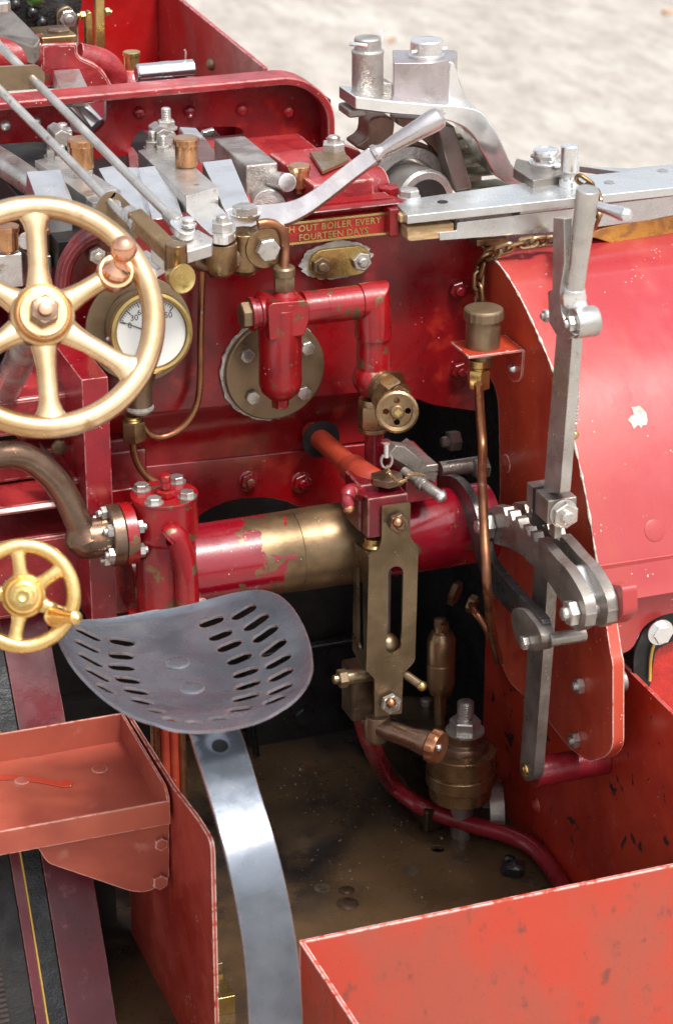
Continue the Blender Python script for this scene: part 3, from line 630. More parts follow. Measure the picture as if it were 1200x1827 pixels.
# ================================================================ pressure gauge
def gauge():
    n = V((-.10, -1, .22)).normalized(); c = Y(271, 594, -.13); u, v, n = frame(n); k = px(c)
    bk = c-n*.10
    bp = Y(247, 586, c.y+.085)
    b = put('gauge_back', M().lathe([(96*k*1.02, 0), (96*k*1.02, .008), (.02, .008)], bp, n, 56), bronzed, None, 'bronze pressure gauge with white dial and brass rim', .001)
    m = M().lathe([(69*k, -.075), (71*k, -.01), (71*k, -.004), (62*k, -.003), (62*k, -.012)], c, n, 64); put('gauge_case', m, bronzed, b, None, .0005)
    put('gauge_rim', M().lathec([(64*k, -.006), (64*k, .004), (68*k, .007), (73*k, .004), (74.5*k, -.002), (73*k, -.014), (69*k, -.014)], c, n, 72), brass, b, None, 0)
    d = put('dial', M().lathe([(64.5*k, -.012), (64.5*k, -.004), (.001, -.004)], c, n, 64), dial, b, None, 0)
    D = lambda deg, r: c+n*-.0036+(u*math.cos(math.radians(deg))+v*math.sin(math.radians(deg)))*r*k
    m = M()
    for i in range(26):
        g = 157-112*i/25; maj = i % 5 == 0; a, q = D(g, 50 if maj else 55), D(g, 60); t = (q-a).normalized(); s = t.cross(n)*k*(.9 if maj else .5)
        m.prism([a-s, a+s, q+s, q-s], n*.0004)
    pts = [D(157-112*i/40, 59.5) for i in range(41)]+[D(45+112*i/40, 60.5) for i in range(41)]; m.prism(pts, n*.0003)
    put('scale_marks', m, ink, d, None, 0)
    for i, s in enumerate(('0', '30', '60', '90', '120', '150')):
        g = 157-112*i/5; q = D(g, 41); text_mesh(s, 15*k, .0001, q-v*5*k, u, v, ink, 'numeral', d, None, 'CENTER')
    text_mesh('LB SQ IN', 7*k, .0001, D(90, 12), u, v, ink, 'numeral', d, None, 'CENTER')
    t = D(155, 57); h = D(155-180, 14); ds = (t-h).normalized(); s = ds.cross(n)*k
    put('needle', M().prism([h-s*1.6+n*.001, h+s*1.6+n*.001, t+s*.5+n*.001, t-s*.5+n*.001], n*.0006), ink, d, None, 0)
    put('needle_hub', M().lathe([(5*k, 0), (4*k, .003)], c+n*-.004, n, 20), ink, d, None, 0)
    put('case_stud', M().sph(c-n*.045-u*70*k-v*12*k, 5*k, 12), steeld, b, None, 0)
    # siphon stub, white tape, nut and pipes beneath
    e0 = Y(248, 690, c.y+.05); e1 = V((e0.x, e0.y, Y(245, 735, e0.y).z)); k2 = px(e1)
    p = put('gauge_stub', M().tube([c-n*.04-v*.03, e0, e1], 24*k2, 24), bronzed, b, None, .001)
    put('sealing_tape', M().lathe([(25*k2, 0), (26*k2, .003), (24*k2, .007)], e1+ZA*.004, ZA, 24), paste, b, None, 0)
    q = Y(237, 741, e0.y); put('thread', M().lathe([(16*k2, 0), (14*k2, -.002), (16*k2, -.004), (14*k2, -.006), (16*k2, -.008), (16*k2, -.02)], q, ZA, 20), brass, b, None, 0)
    hx = lambda r, z: [q+V((math.cos(math.pi/3*i+.4)*r, math.sin(math.pi/3*i+.4)*r, z)) for i in range(6)]
    put('union_nut', M().skin([hx(22*k2, -.008), hx(23*k2, -.010), hx(23*k2, -.036), hx(21*k2, -.039)]), bronze, b, None, .0006)
    pp = YP([(238, 780), (238, 800), (245, 825), (262, 850), (290, 868)], e0.y); put('drain_pipe', M().tube(spline(pp, 8), 7*k2, 14), copperd, b, None, 0)
    pp = YP([(362, 470), (360, 520), (358, 600), (357, 680), (350, 725), (328, 760), (295, 779), (268, 775), (252, 755)], -.03); put('thin_copper_pipe', M().tube(spline(pp, 8), 6.5*k2, 14), copperd, None, 'thin copper pipe looping down the backplate under the gauge', 0)
gauge()
# ================================================================ handwheels
def handwheel(name, label, c, tilt, r, rt, angs, mt, hub, knob, wid=(1, .62, .75), sect=.8):
    vd = (CAM-c).normalized(); n = (vd+RT*tilt[0]+UP*tilt[1]).normalized(); u = (RT-n*RT.dot(n)).normalized(); v = n.cross(u); k = px(c)
    N_ = 96; m = M(); rr = (r-rt/2)*k; q = []
    for j in range(16):
        t = 2*math.pi*j/16; q.append((rr+math.cos(t)*rt/2*k, math.sin(t)*rt/2*k*sect))
    m.lathec(q, c, n, N_)
    for g in angs:
        d = u*math.cos(math.radians(g))+v*math.sin(math.radians(g)); pts, ws, fl = [], [], []
        for i in range(13):
            t = i/12; p = c+d*k*(hub*.7+(r-rt*.6-hub*.7)*t)-n*k*rt*.06*(1-t)
            f = wid[0]*(1-t)**3+wid[1]*(1-(1-t)**3-t**6)+wid[1]*t**6*1.0
            wv = rt*.5*(wid[1]+(wid[0]-wid[1])*max(0, 1-t/.35)**1.6+(wid[2])*max(0, (t-.68)/.32)**2.4)
            pts.append(p); ws.append(wv*k); fl.append((rt*.30*k)/(wv*k))
        m.tube(pts, ws, 16, fl, n)
    h = hub*k; m.lathe([(h*.96, -rt*.35*k), (h*1.02, 0), (h*.98, rt*.28*k), (h*.90, rt*.36*k), (h*.84, rt*.28*k), (h*.80, rt*.26*k), (h*.78, rt*.42*k), (h*.55, rt*.45*k), (.001, rt*.45*k)], c, n, 48)
    bx_ = c+(u*knob[0]+v*knob[1])*k
    m.lathe([(knob[2]*k, -rt*.2*k), (knob[2]*1.02*k, rt*.2*k), (knob[2]*.9*k, rt*.42*k), (knob[2]*.5*k, rt*.44*k)], bx_, n, 32)
    w_ = put(name, m, mt, None, label, 0)
    return w_, c, n, u, v, k, bx_
def big_wheel():
    c = Y(75, 564, -.42)
    w_, c, n, u, v, k, b = handwheel('steering_handwheel', 'large six-spoked polished brass handwheel with a ball handle', c, (.12, .24), 223, 43, (95, 34, -29, -84, -145, 152), wheelbr, 58, (130, 86, 34), (1.3, .86, 1.3))
    put('hub_washer', M().lathe([(44*k, 0), (44*k, .004), (42*k, .006), (.01, .006)], c+n*.015, n, 40), wheelbr, w_, None, .0005)
    bolt(w_, c+n*.021, n, 28, .95, 'bolt', brown, 'hub_nut', .35); put('shaft_end', M().lathe([(14*k, 0), (13*k, .005), (10*k, .006)], c+n*.039, n, 20), copperp, w_, None, .0004)
    e = n; m = M(); h = (u*.13+v*.62+n*.95).normalized()
    prof = [(27, 0), (26, 8), (17, 18), (12, 26), (12, 30), (16, 34), (21, 40), (24, 50), (24, 58), (19, 70), (10, 77), (1, 79)]
    put('ball_handle', M().lathe([(a*k, z*k) for a, z in prof], b+n*.012, h, 32), copperp, w_, None, 0)
    s = put('steering_shaft', M().cyl(c, c-n*.75, 30*k), steeld, None, 'grey steel steering column behind the large handwheel', 0)
big_wheel()
def small_wheel():
    c = Y(42, 1063, -.62)
    w_, c, n, u, v, k, b = handwheel('brake_handwheel', 'small golden brass handwheel with five stubby spokes', c, (0, .05), 103, 27, (97, 36, -24, -100, 175), wheelbr2, 40, (58, -36, 21), (1.5, .9, 1.6))
    put('hub_boss', M().lathe([(28*k, 0), (27*k, .010), (22*k, .012), (.01, .012)], c+n*.008, n, 32), wheelbr2, w_, None, .0005)
    bolt(w_, c+n*.020-v*3*k, n, 21, .8, 'bolt', brass, 'hub_nut', .2); put('shaft_end', M().lathe([(11*k, 0), (10*k, .004), (5*k, .002)], c+n*.033-v*3*k, n, 20), brass, w_, None, .0004)
    put('peg_handle', M().lathe([(19*k, 0), (14*k, .012), (11*k, .03), (12*k, .05), (1*k, .055)], b+n*.006, (n+u*.55-v*.1).normalized(), 24), wheelbr2, w_, None, 0)
    put('brake_shaft', M().cyl(c, c-n*.25, 14*k), steelk, w_, None, 0)
small_wheel()
# ================================================================ drum and valve block
def drum():
    yy = -.14; a, b = Y(318, 1004, yy), Y(700, 965, yy); z = (a.z+b.z)/2; a.z = z; b.z = z; k = px(a); R = 74*k
    xr = Y(868, 940, yy).x; L = xr-a.x
    prof = [(R, 0), (R, .155), (R*1.012, .156), (R*1.012, .192), (R, .193), (R, L)]
    J0, J1 = Y(522, 985, yy).x-a.x, Y(556, 980, yy).x-a.x
    prof = [(R, 0), (R, J0), (R*1.012, J0+.001), (R*1.012, J1), (R*1.02, J1+.0015), (R*1.02, L*.62), (R, L*.63), (R, L)]
    put('feed_drum', M().lathe(prof, a, XA, 72), reddrum, None, 'horizontal red drum worn to bare brass in the middle', .0006)
    return a, R
DR = drum()
def valve_block():
    yy = -.20; t = Y(293, 886, yy); k = px(t); R = 57*k; bt = Y(293, 1110, yy); H = t.z-bt.z
    b = put('pump_cylinder', M().lathe([(R*1.0, -H), (R*1.0, -H+.02), (R*.96, -H+.022), (R*.96, -.062), (R*1.05, -.056), (R*1.05, -.0)], t, ZA, 48), redchip, None, 'upright chipped red cylinder with four studs on its cap', .002)
    put('cylinder_cap', M().lathe([(R*1.07, 0), (R*1.07, .005), (.001, .0055)], t, ZA, 48), redchip, b, None, .0008)
    for q in ((253, 873), (315, 859), (275, 897), (334, 886)): bolt(b, Z(*q, t.z+.006), ZA, 13.5, 1.0, 'washer', steeld)
    c = Z(296, 884, t.z+.006); bolt(b, c, ZA, 19, .8, 'bolt', redchip, 'gland_nut', .3); put('slotted_stud', M().lathe([(10*k, 0), (10*k, .009), (8.5*k, .0095), (8.5*k, .011), (10*k, .0115), (10*k, .018), (8*k, .02), (.001, .02)], c+ZA*.012, ZA, 18), redchip, b, None, 0)
    # bypass pipe down the front
    p = YP([(300, 962), (310, 955), (321, 972), (331, 1012), (334, 1050), (335, 1110)], yy-.055); put('bypass_pipe', M().tube(spline(p, 6), [21*k*(.9 if i < 3 else 1) for i in range(31)], 20), redchip, b, None, 0)
    z = Z(300, 1085, bt.z+.02).z
    m = M().lathe([(R*1.25, 0), (R*1.25, .012)], V((t.x, t.y, Y(293, 1100, yy).z)), ZA, 40); put('base_flange', m, redchip, b, None, .001)
    for q in ((300, 1078), (357, 1074)): bolt(b, Y(q[0], q[1]+6, yy-.03), ZA, 13, 1.0, 'washer', steeld)
    # left flanged elbow
    f = Y(222, 952, yy); n = nX; rf = 56*px(f)
    A = put('flanged_elbow', M().lathe([(rf, .006), (rf, .022), (rf*.97, .024), (.02, .024)], f, n, 40), brown, None, 'brown bronze elbow and curving pipe with bolted flanges', .001)
    put('red_flange', M().lathe([(rf, -.012), (rf*1.0, .005), (.02, .005)], f, n, 40), redchip, A, None, .001)
    put('boss', M().lathe([(26*k, -.012), (26*k, -.05)], f, n, 24), redchip, A, None, .001)
    for i in range(6):
        t_ = math.radians(60*i+25); q = f+V((0, math.cos(t_), math.sin(t_)))*rf*.78
        bolt(A, q+n*.024, n, 13, 1.0, 'nut', steeld); bolt(A, q-n*.012, -n, 13, 1.0, 'nut', steeld)
    e = f+n*.022; L = Y(150, 958, yy)
    p = [e, e+n*.03, V((L.x, yy, L.z)), ]+YP([(140, 932), (118, 885), (88, 845), (45, 815), (0, 812), (-40, 822)], yy+.0)
    sp = spline(p, 6); rr = [(36 if i < 13 else max(24, 36-(i-13)*3))*k for i in range(len(sp))]
    put('curving_pipe', M().tube(sp, rr, 24), brown, A, None, 0)
valve_block()
# ================================================================ red frames on the left
def left_frames():
    yy = -.16; a, b = Y(165, 1120, yy), Y(193, 672, yy)
    P_ = put('frame_post', M().box((a.x, yy, a.z), (b.x, yy+.17, b.z)), red, None, 'upright crimson post with scratched narrow front edge', .0015)
    P_.data.materials.clear(); P_.data.materials.append(maroonr)
    # pink faced casting behind the wheel
    m = M(); m.prism(YP([(40, 800), (30, 700), (70, 690), (112, 600), (130, 600), (168, 790)], .02), (0, .12, 0)); put('steering_bracket', m, redcast, None, 'pinkish red casting behind the large handwheel', .006)
    m = M(); m.by(-60, 790, 128, 700, -.06, .10); m.by(-60, 872, 168, 790, -.02, .06); put('tank_top', m, redcast, None, None, .006)
    m = M(); m.by(-80, 935, 167, 885, -.10, .12); m.by(-80, 1120, 167, 945, -.085, .10); m.by(112, 900, 168, 850, -.11, .10); t = put('cross_casting', m, redcast, None, 'dull red cross casting under the brown pipe', .008)
    bolt(t, Y(105, 796, -.07), nY, 14, .9, 'bolt', bronzed)
    m = M(); m.prism(YP([(78, 800), (128, 850), (150, 900), (120, 905), (90, 850)], -.115), (0, .03, 0)); put('black_stay', m, blk, t, None, .002)
    m = M(); m.by(192, 1100, 240, 870, -.05, .05); m.by(192, 880, 262, 800, -.02, .06); m.by(192, 830, 245, 780, -.0, .06); s = put('stepped_casting', m, redchip, None, 'stepped crimson casting right of the post', .004)
    put('round_boss', M().lathe([(.05, 0), (.05, .05)], Y(225, 1035, -.06), XA, 36), redchip, s, None, .002)
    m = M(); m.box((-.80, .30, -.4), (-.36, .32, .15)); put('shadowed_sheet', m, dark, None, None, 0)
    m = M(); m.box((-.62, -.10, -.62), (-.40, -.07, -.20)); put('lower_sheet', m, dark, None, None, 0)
maroonr = mat('scratched_dark_crimson_paint', (.24, .004, .010), 0, .34, .25, (.15, .003, .007), (9, .4, .65), (.42, .10, .10), (30, .62, .75), speck=.03, bump=.1, edge=((.6, .3, .3), .002, 0))
left_frames()
def vc(x, y0, y1, r, yy, r2=None, n=28, mm=None):
    """upright cylinder: pixel column x, bottom y0, top y1, radius r"""
    a, b = Y(x, y0, yy), Y(x, y1, yy); b = V((a.x, yy, b.z)); return (mm or M()).cyl(a, b, r*px(a), None if r2 is None else r2*px(a), n)
def vlathe(x, yy, prof, n=32, mm=None):
    """upright turned piece from (pixel radius, pixel y) pairs"""
    a = Y(x, prof[0][1], yy); return (mm or M()).lathe([(r*px(a), Y(x, y_, yy).z-a.z) for r, y_ in prof], a, ZA, n)
def vhex(x, yy, r, y0, y1, rot=.3, mm=None):
    a = Y(x, y0, yy); z1 = Y(x, y1, yy).z-a.z; hx = lambda q, z: [a+V((math.cos(math.pi/3*i+rot)*q, math.sin(math.pi/3*i+rot)*q, z)) for i in range(6)]
    r *= px(a); return (mm or M()).skin([hx(r*.93, 0), hx(r, .002), hx(r, z1-.002), hx(r*.92, z1)])
# ================================================================ reversing lever and quadrant
XQ = .150
def quadrant():
    # toothed upper edge, then lower edge back
    up_ = spline(XP([(880, 902), (905, 910), (937, 940), (965, 966), (991, 996), (1010, 1016), (1028, 1044), (1041, 1072), (1045, 1098)], XQ), 14)
    n = V((0, .45, .9)).normalized(); top = []; acc = 0; last = up_[0]
    for i, p in enumerate(up_):
        acc += (p-last).length; last = p; ph = (acc/.026) % 1; cen = V((0, .3, -1))
        d = .011 if (ph > .5 and i > 8 and acc < .16) else 0
        top.append((p-n*d))
    # make the tooth walls steep by repeating points at the changes
    out = []
    for a, b in zip(top, top[1:]):
        out.append(a)
    out.append(top[-1])
    low = XP([(1042, 1118), (1030, 1126), (1014, 1116), (1003, 1078), (980, 1042), (956, 1016), (930, 990), (906, 977), (882, 970), (866, 960), (858, 940), (864, 915)], XQ)
    ol = out+low
    q = put('reversing_quadrant', plate_mesh(ol, [], .016, XA), steelk, None, 'grey steel notched quadrant of two toothed plates', .001)
    put('quadrant_plate', plate_mesh([p+XA*.033 for p in ol], [], .016, XA), steelk, q, None, .001)
    e = X(1028, 1092, XQ+.022); m = M(); c = X(1030, 1096, XQ)
    sp = rnd(XP([(1006, 1010), (1020, 1010), (1044, 1066), (1045, 1105), (1030, 1122), (1014, 1110), (1008, 1080)], XQ+.0155), .006)
    put('end_spacer', plate_mesh(sp, [], .018, XA), steel, q, None, .001)
    sp = rnd([p+XA*.05 for p in sp], .004); put('red_bracket_end', plate_mesh(rnd([p+XA*.0495 for p in XP([(1012, 1085), (1020, 1050), (1050, 1055), (1052, 1108), (1030, 1126)], XQ)], .01), [], .022, XA), redhood, q, None, .002)
    c = X(1026, 1092, XQ); bolt(q, c, nX, 24, .9, 'nut', steeld, rot=.3); 
    m = M(); m.cyl(c, c+XA*.08, 11*px(c)); put('through_bolt', m, steeld, q, None, 0); bolt(q, c+XA*.072, XA, 22, .8, 'bolt', steeld, 'bolt_head')
    c = X(876, 937, XQ); bolt(q, c, nX, 24, 1.0, 'nut', steeld, rot=.2); put('through_bolt', M().cyl(c, c+XA*.11, 11*px(c)), steeld, q, None, 0)
    # catch block
    a = P(977, 934, (0, X(977, 894, .148).y, 0), (0, 1, 0)); nearY = X(977, 894, .146).y; farY = X(939, 854, .146).y
    z0, z1 = X(977, 938, .146).z, X(977, 894, .146).z
    m = M(); w_ = .044
    pr = [V((.146, nearY, z1)), V((.146+w_, nearY, z1)), V((.146+w_, nearY, z0+.018)), V((.146+w_*.6, nearY, z0-.004)), V((.146, nearY, z0))]
    m.prism(pr, (0, farY-nearY, 0)); b = put('catch_block', m, steelk, q, None, .002)
    m = M(); m.box((.1445, (nearY+farY)/2+.006, z0-.02), (.146+.02, (nearY+farY)/2+.012, z1+.001)); put('catch_slit', m, dark, b, None, 0)
    c = Y(1003, 915, nearY); bolt(q, c, nY, 25, .9, 'nut', steeld, 'catch_nut', rot=.5)
    put('catch_washer', M().cyl(c, c+nY*.004, 27*px(c)), steeld, q, None, .001)
    put('catch_tooth', M().by(988, 962, 1002, 935, nearY+.01, .02), steelk, q, None, .001)
quadrant()
def lever():
    xl = .158
    g0, g1 = X(1018, 518, xl), X(1042, 338, xl); k = px(g0); ax = (g1-g0).normalized(); L = (g1-g0).length
    b = put('reversing_lever', plate_mesh(XP([(992, 590), (1021, 590), (998, 880), (968, 880)], xl), [], .016, XA), steeld, None, 'tall polished steel hand lever with round grip and cross handle', .002)
    put('grip', M().lathe([(20*k, -.004), (17.5*k, 0), (18*k, L*.3), (20.5*k, L-.004), (19*k, L), (.001, L)], g0+XA*.005, ax, 32), steeld, b, None, .0008)
    put('grip_collar', M().lathe([(20*k, -.022), (23*k, -.020), (24*k, -.008), (18*k, .004)], g0+XA*.005, ax, 32), steel, b, None, .001)
    put('grip_neck', M().tube([g0+XA*.005-ax*.015, X(1020, 545, xl)+XA*.008, X(1026, 580, xl)+XA*.010], [19*k, 17*k, 20*k], 20), steel, b, None, 0)
    # eye
    e = X(1022, 577, xl-.006); put('lever_eye', M().lathe([(27*k, 0), (28*k, .002), (28*k, .030), (26*k, .033)], e+ZA*.0, XA, 32), steeld, b, None, .001)
    bolt(b, e, nX, 15, 1.0, 'nut', steeld, rot=.3); bolt(b, X(978, 563, xl-.002), nX, 12, 1.0, 'nut', steeld, rot=.1)
    # squeeze trigger
    tr = XP([(986, 388), (1005, 390), (1006, 470), (998, 520), (1000, 556), (1010, 585), (1024, 598), (1008, 606), (990, 596), (978, 575), (976, 520), (984, 516)], xl-.012)
    put('catch_trigger', plate_mesh(tr, [], .012, XA), steeld, b, None, .0012)
    # cross handle behind the grip
    a, q = X(1044, 362, xl+.04), Y(1118, 384, X(1044, 362, xl).y-.01)
    dd = (q-a).normalized(); put('cross_handle', M().lathe([(9*k, 0), (10*k, (q-a).length*.6), (13*k, (q-a).length*.9), (12*k, (q-a).length), (.001, (q-a).length+.004)], a, dd, 24), steel, b, None, .001)
    # latch rod with spring behind the blade
    r0, r1 = X(1024, 765, xl+.02), X(1028, 700, xl+.02); n = 11; pts = []
    for i in range(n*8+1):
        t = i/(n*8); c = r0+(r1-r0)*t; pts.append(c+V((math.cos(i*math.pi/4)*.0032, math.sin(i*math.pi/4)*.0032, 0)))
    put('spring', M().tube(pts, .0009, 6), steeld, b, None, 0); put('rod_end', M().sph(X(1023, 776, xl+.02), .007, 12), brass, b, None, 0)
    # lower arm
    la = XP([(957, 960), (978, 1000), (968, 1165), (951, 1390), (938, 1396), (926, 1378), (940, 1165)], .1665)
    a = put('lower_arm', plate_mesh(rnd(la, [.004, .004, .0, .015, .015, .015, 0]), [], .016, XA), steelk, b, None, .002)
    bolt(a, X(936, 1374, .1665), nX, 13, .5, 'rivet', brass, 'pin')
    c = X(940, 1378, .18); put('weigh_shaft', M().cyl(V((.180, c.y-.02, c.z+.01)), V((.30, c.y-.02, c.z+.01)), 27*px(c)), hose, None, 'short dark red cross shaft behind the lever foot', .002)
    c = X(992, 1140, .152); put('arm_pin', M().cyl(V((.14, c.y, c.z)), V((.196, c.y, c.z)), 13*px(c)), steelk, a, None, .002)
lever()
steelo = mat('blackened_oily_steel', (.15, .145, .145), .8, .32, 0, (.08, .075, .07), (16, .4, .65), (.3, .28, .27), (50, .62, .74), bump=.2, speck=.06, speckcol=(.4, .38, .35))
def reach_link():
    o = XP([(784, 850), (812, 854), (838, 888), (851, 925), (861, 960), (874, 1000), (902, 1036), (936, 1074), (966, 1106), (958, 1124), (915, 1098), (880, 1060), (860, 1028), (846, 988), (835, 945), (820, 908), (798, 882), (782, 870)], .136)
    l = put('reach_link', plate_mesh(spline(o, 4, True), [], .013, XA), steelo, None, 'dark curved steel link running down to the lever', .0015)
    f = XP([(914, 1084), (934, 1088), (958, 1118), (968, 1142), (958, 1162), (938, 1162), (922, 1148), (910, 1108)], .128)
    put('fork_end', plate_mesh(rnd(f, .012), [], .022, XA), steelk, l, None, .0015); bolt(l, X(940, 1146, .128), nX, 13, 1.1, 'bolt', steeld, 'fork_pin')
reach_link()
# ================================================================ lubricator on its bracket
def lubricator():
    y0 = X(905, 660, XH-.012).y
    c = cup(860, 632, y0, 32, 80, bronzed, 'lubricator', 'tall bronze lubricator cup on a red angle bracket')
    a, b = Y(829, 640, y0-.03), Y(918, 632, y0-.03); b = V((XH-.003, 0, a.z+.005))
    m = M(); m.box((a.x+.004, y0-.034, a.z), (XH-.002, y0+.034, a.z+.004)); o = put('angle_bracket', m, redplate, c, None, .001)
    t = [V((XH-.004, y0-.034, a.z+.002)), V((XH-.004, y0+.034, a.z+.002)), V((XH-.004, y0+.030, a.z-.045)), V((XH-.004, y0+.0, a.z-.062)), V((XH-.004, y0-.030, a.z-.045))]
    put('bracket_tab', plate_mesh(rnd(t, [0, 0, .01, .02, .01]), [], .004, XA), redplate, o, None, .0008); bolt(c, V((XH-.004, y0-.004, a.z-.036)), nX, 10, 1.2, 'rivet', steel, 'screw')
    put('neck', vlathe(853, y0, [(14, 668), (14, 655), (20, 652), (20, 640)]), brass, c, None, .0005); put('union_nut', vhex(853, y0, 21, 692, 658, .3), brass, c, None, .0006)
    p = spline([Y(a, b, y0-.02-dy) for a, b, dy in ((853, 685, 0), (856, 740, 0), (860, 800, .02), (859, 850, .09), (862, 920, .16), (866, 1000, .21), (869, 1060, .21), (878, 1130, .12), (890, 1180, .0))], 6)
    put('copper_pipe', M().tube(p, 8.5*px(p[0]), 14), copperd, c, None, 0)
lubricator()
def chain():
    pts = spline([X(855, 528, XH-.02), X(853, 500, XH-.02), X(858, 472, XH-.015), X(870, 456, XH-.01), X(900, 444, XH+.01), X(945, 433, XH+.05), X(990, 428, XH+.09), Y(1020, 420, -.14), Y(1050, 405, -.10), Y(1062, 385, -.10), Y(1064, 355, -.08), Y(1048, 330, -.05), Y(1030, 318, -.04)], 20)
    L = [0]
    for a, b in zip(pts, pts[1:]): L.append(L[-1]+(b-a).length)
    def at(s):
        for i in range(1, len(L)):
            if L[i] >= s: t = (s-L[i-1])/(L[i]-L[i-1]); return pts[i-1].lerp(pts[i], t), (pts[i]-pts[i-1]).normalized()
        return pts[-1], (pts[-1]-pts[-2]).normalized()
    ln = .028; r = .0033; R = .0076; base = M(); path = []
    for i in range(24):
        t = 2*math.pi*i/24; path.append(V((math.cos(t)*(R) , 0, math.sin(t)*R+(ln*.5-R+.0005)*(1 if math.sin(t) >= 0 else -1))))
    N_ = len(path); rings = []
    for i, p in enumerate(path):
        t = (path[(i+1) % N_]-path[i-1]).normalized(); v = YA; u = t.cross(v); rings.append([p+u*math.cos(2*math.pi*k/8)*r+v*math.sin(2*math.pi*k/8)*r for k in range(8)])
    base.skin(rings+[rings[0]], cap=False); me = base.mesh('chain_link'); me.materials.append(bronze)
    s = .004; i = 0; par = None
    top = put('pin_chain', M().lathec([(.006, -.002), (.009, -.002), (.009, .002), (.006, .002)], pts[0]-ZA*.006, YA, 20), bronze, None, 'brown chain drooping from the lubricator to the coupling pin', 0)
    while s < L[-1]:
        p, t = at(s); a = (math.pi/2 if i % 2 else 0)+.5; x, y_, z = frame(t, RT)
        xx = x*math.cos(a)+y_*math.sin(a); yy_ = z.cross(xx)
        o = bpy.data.objects.new('chain_link', me); S_.collection.objects.link(o); o.parent = top
        o.matrix_local = Matrix(((xx.x, yy_.x, z.x, p.x), (xx.y, yy_.y, z.y, p.y), (xx.z, yy_.z, z.z, p.z), (0, 0, 0, 1))); s += ln-.0090; i += 1
chain()
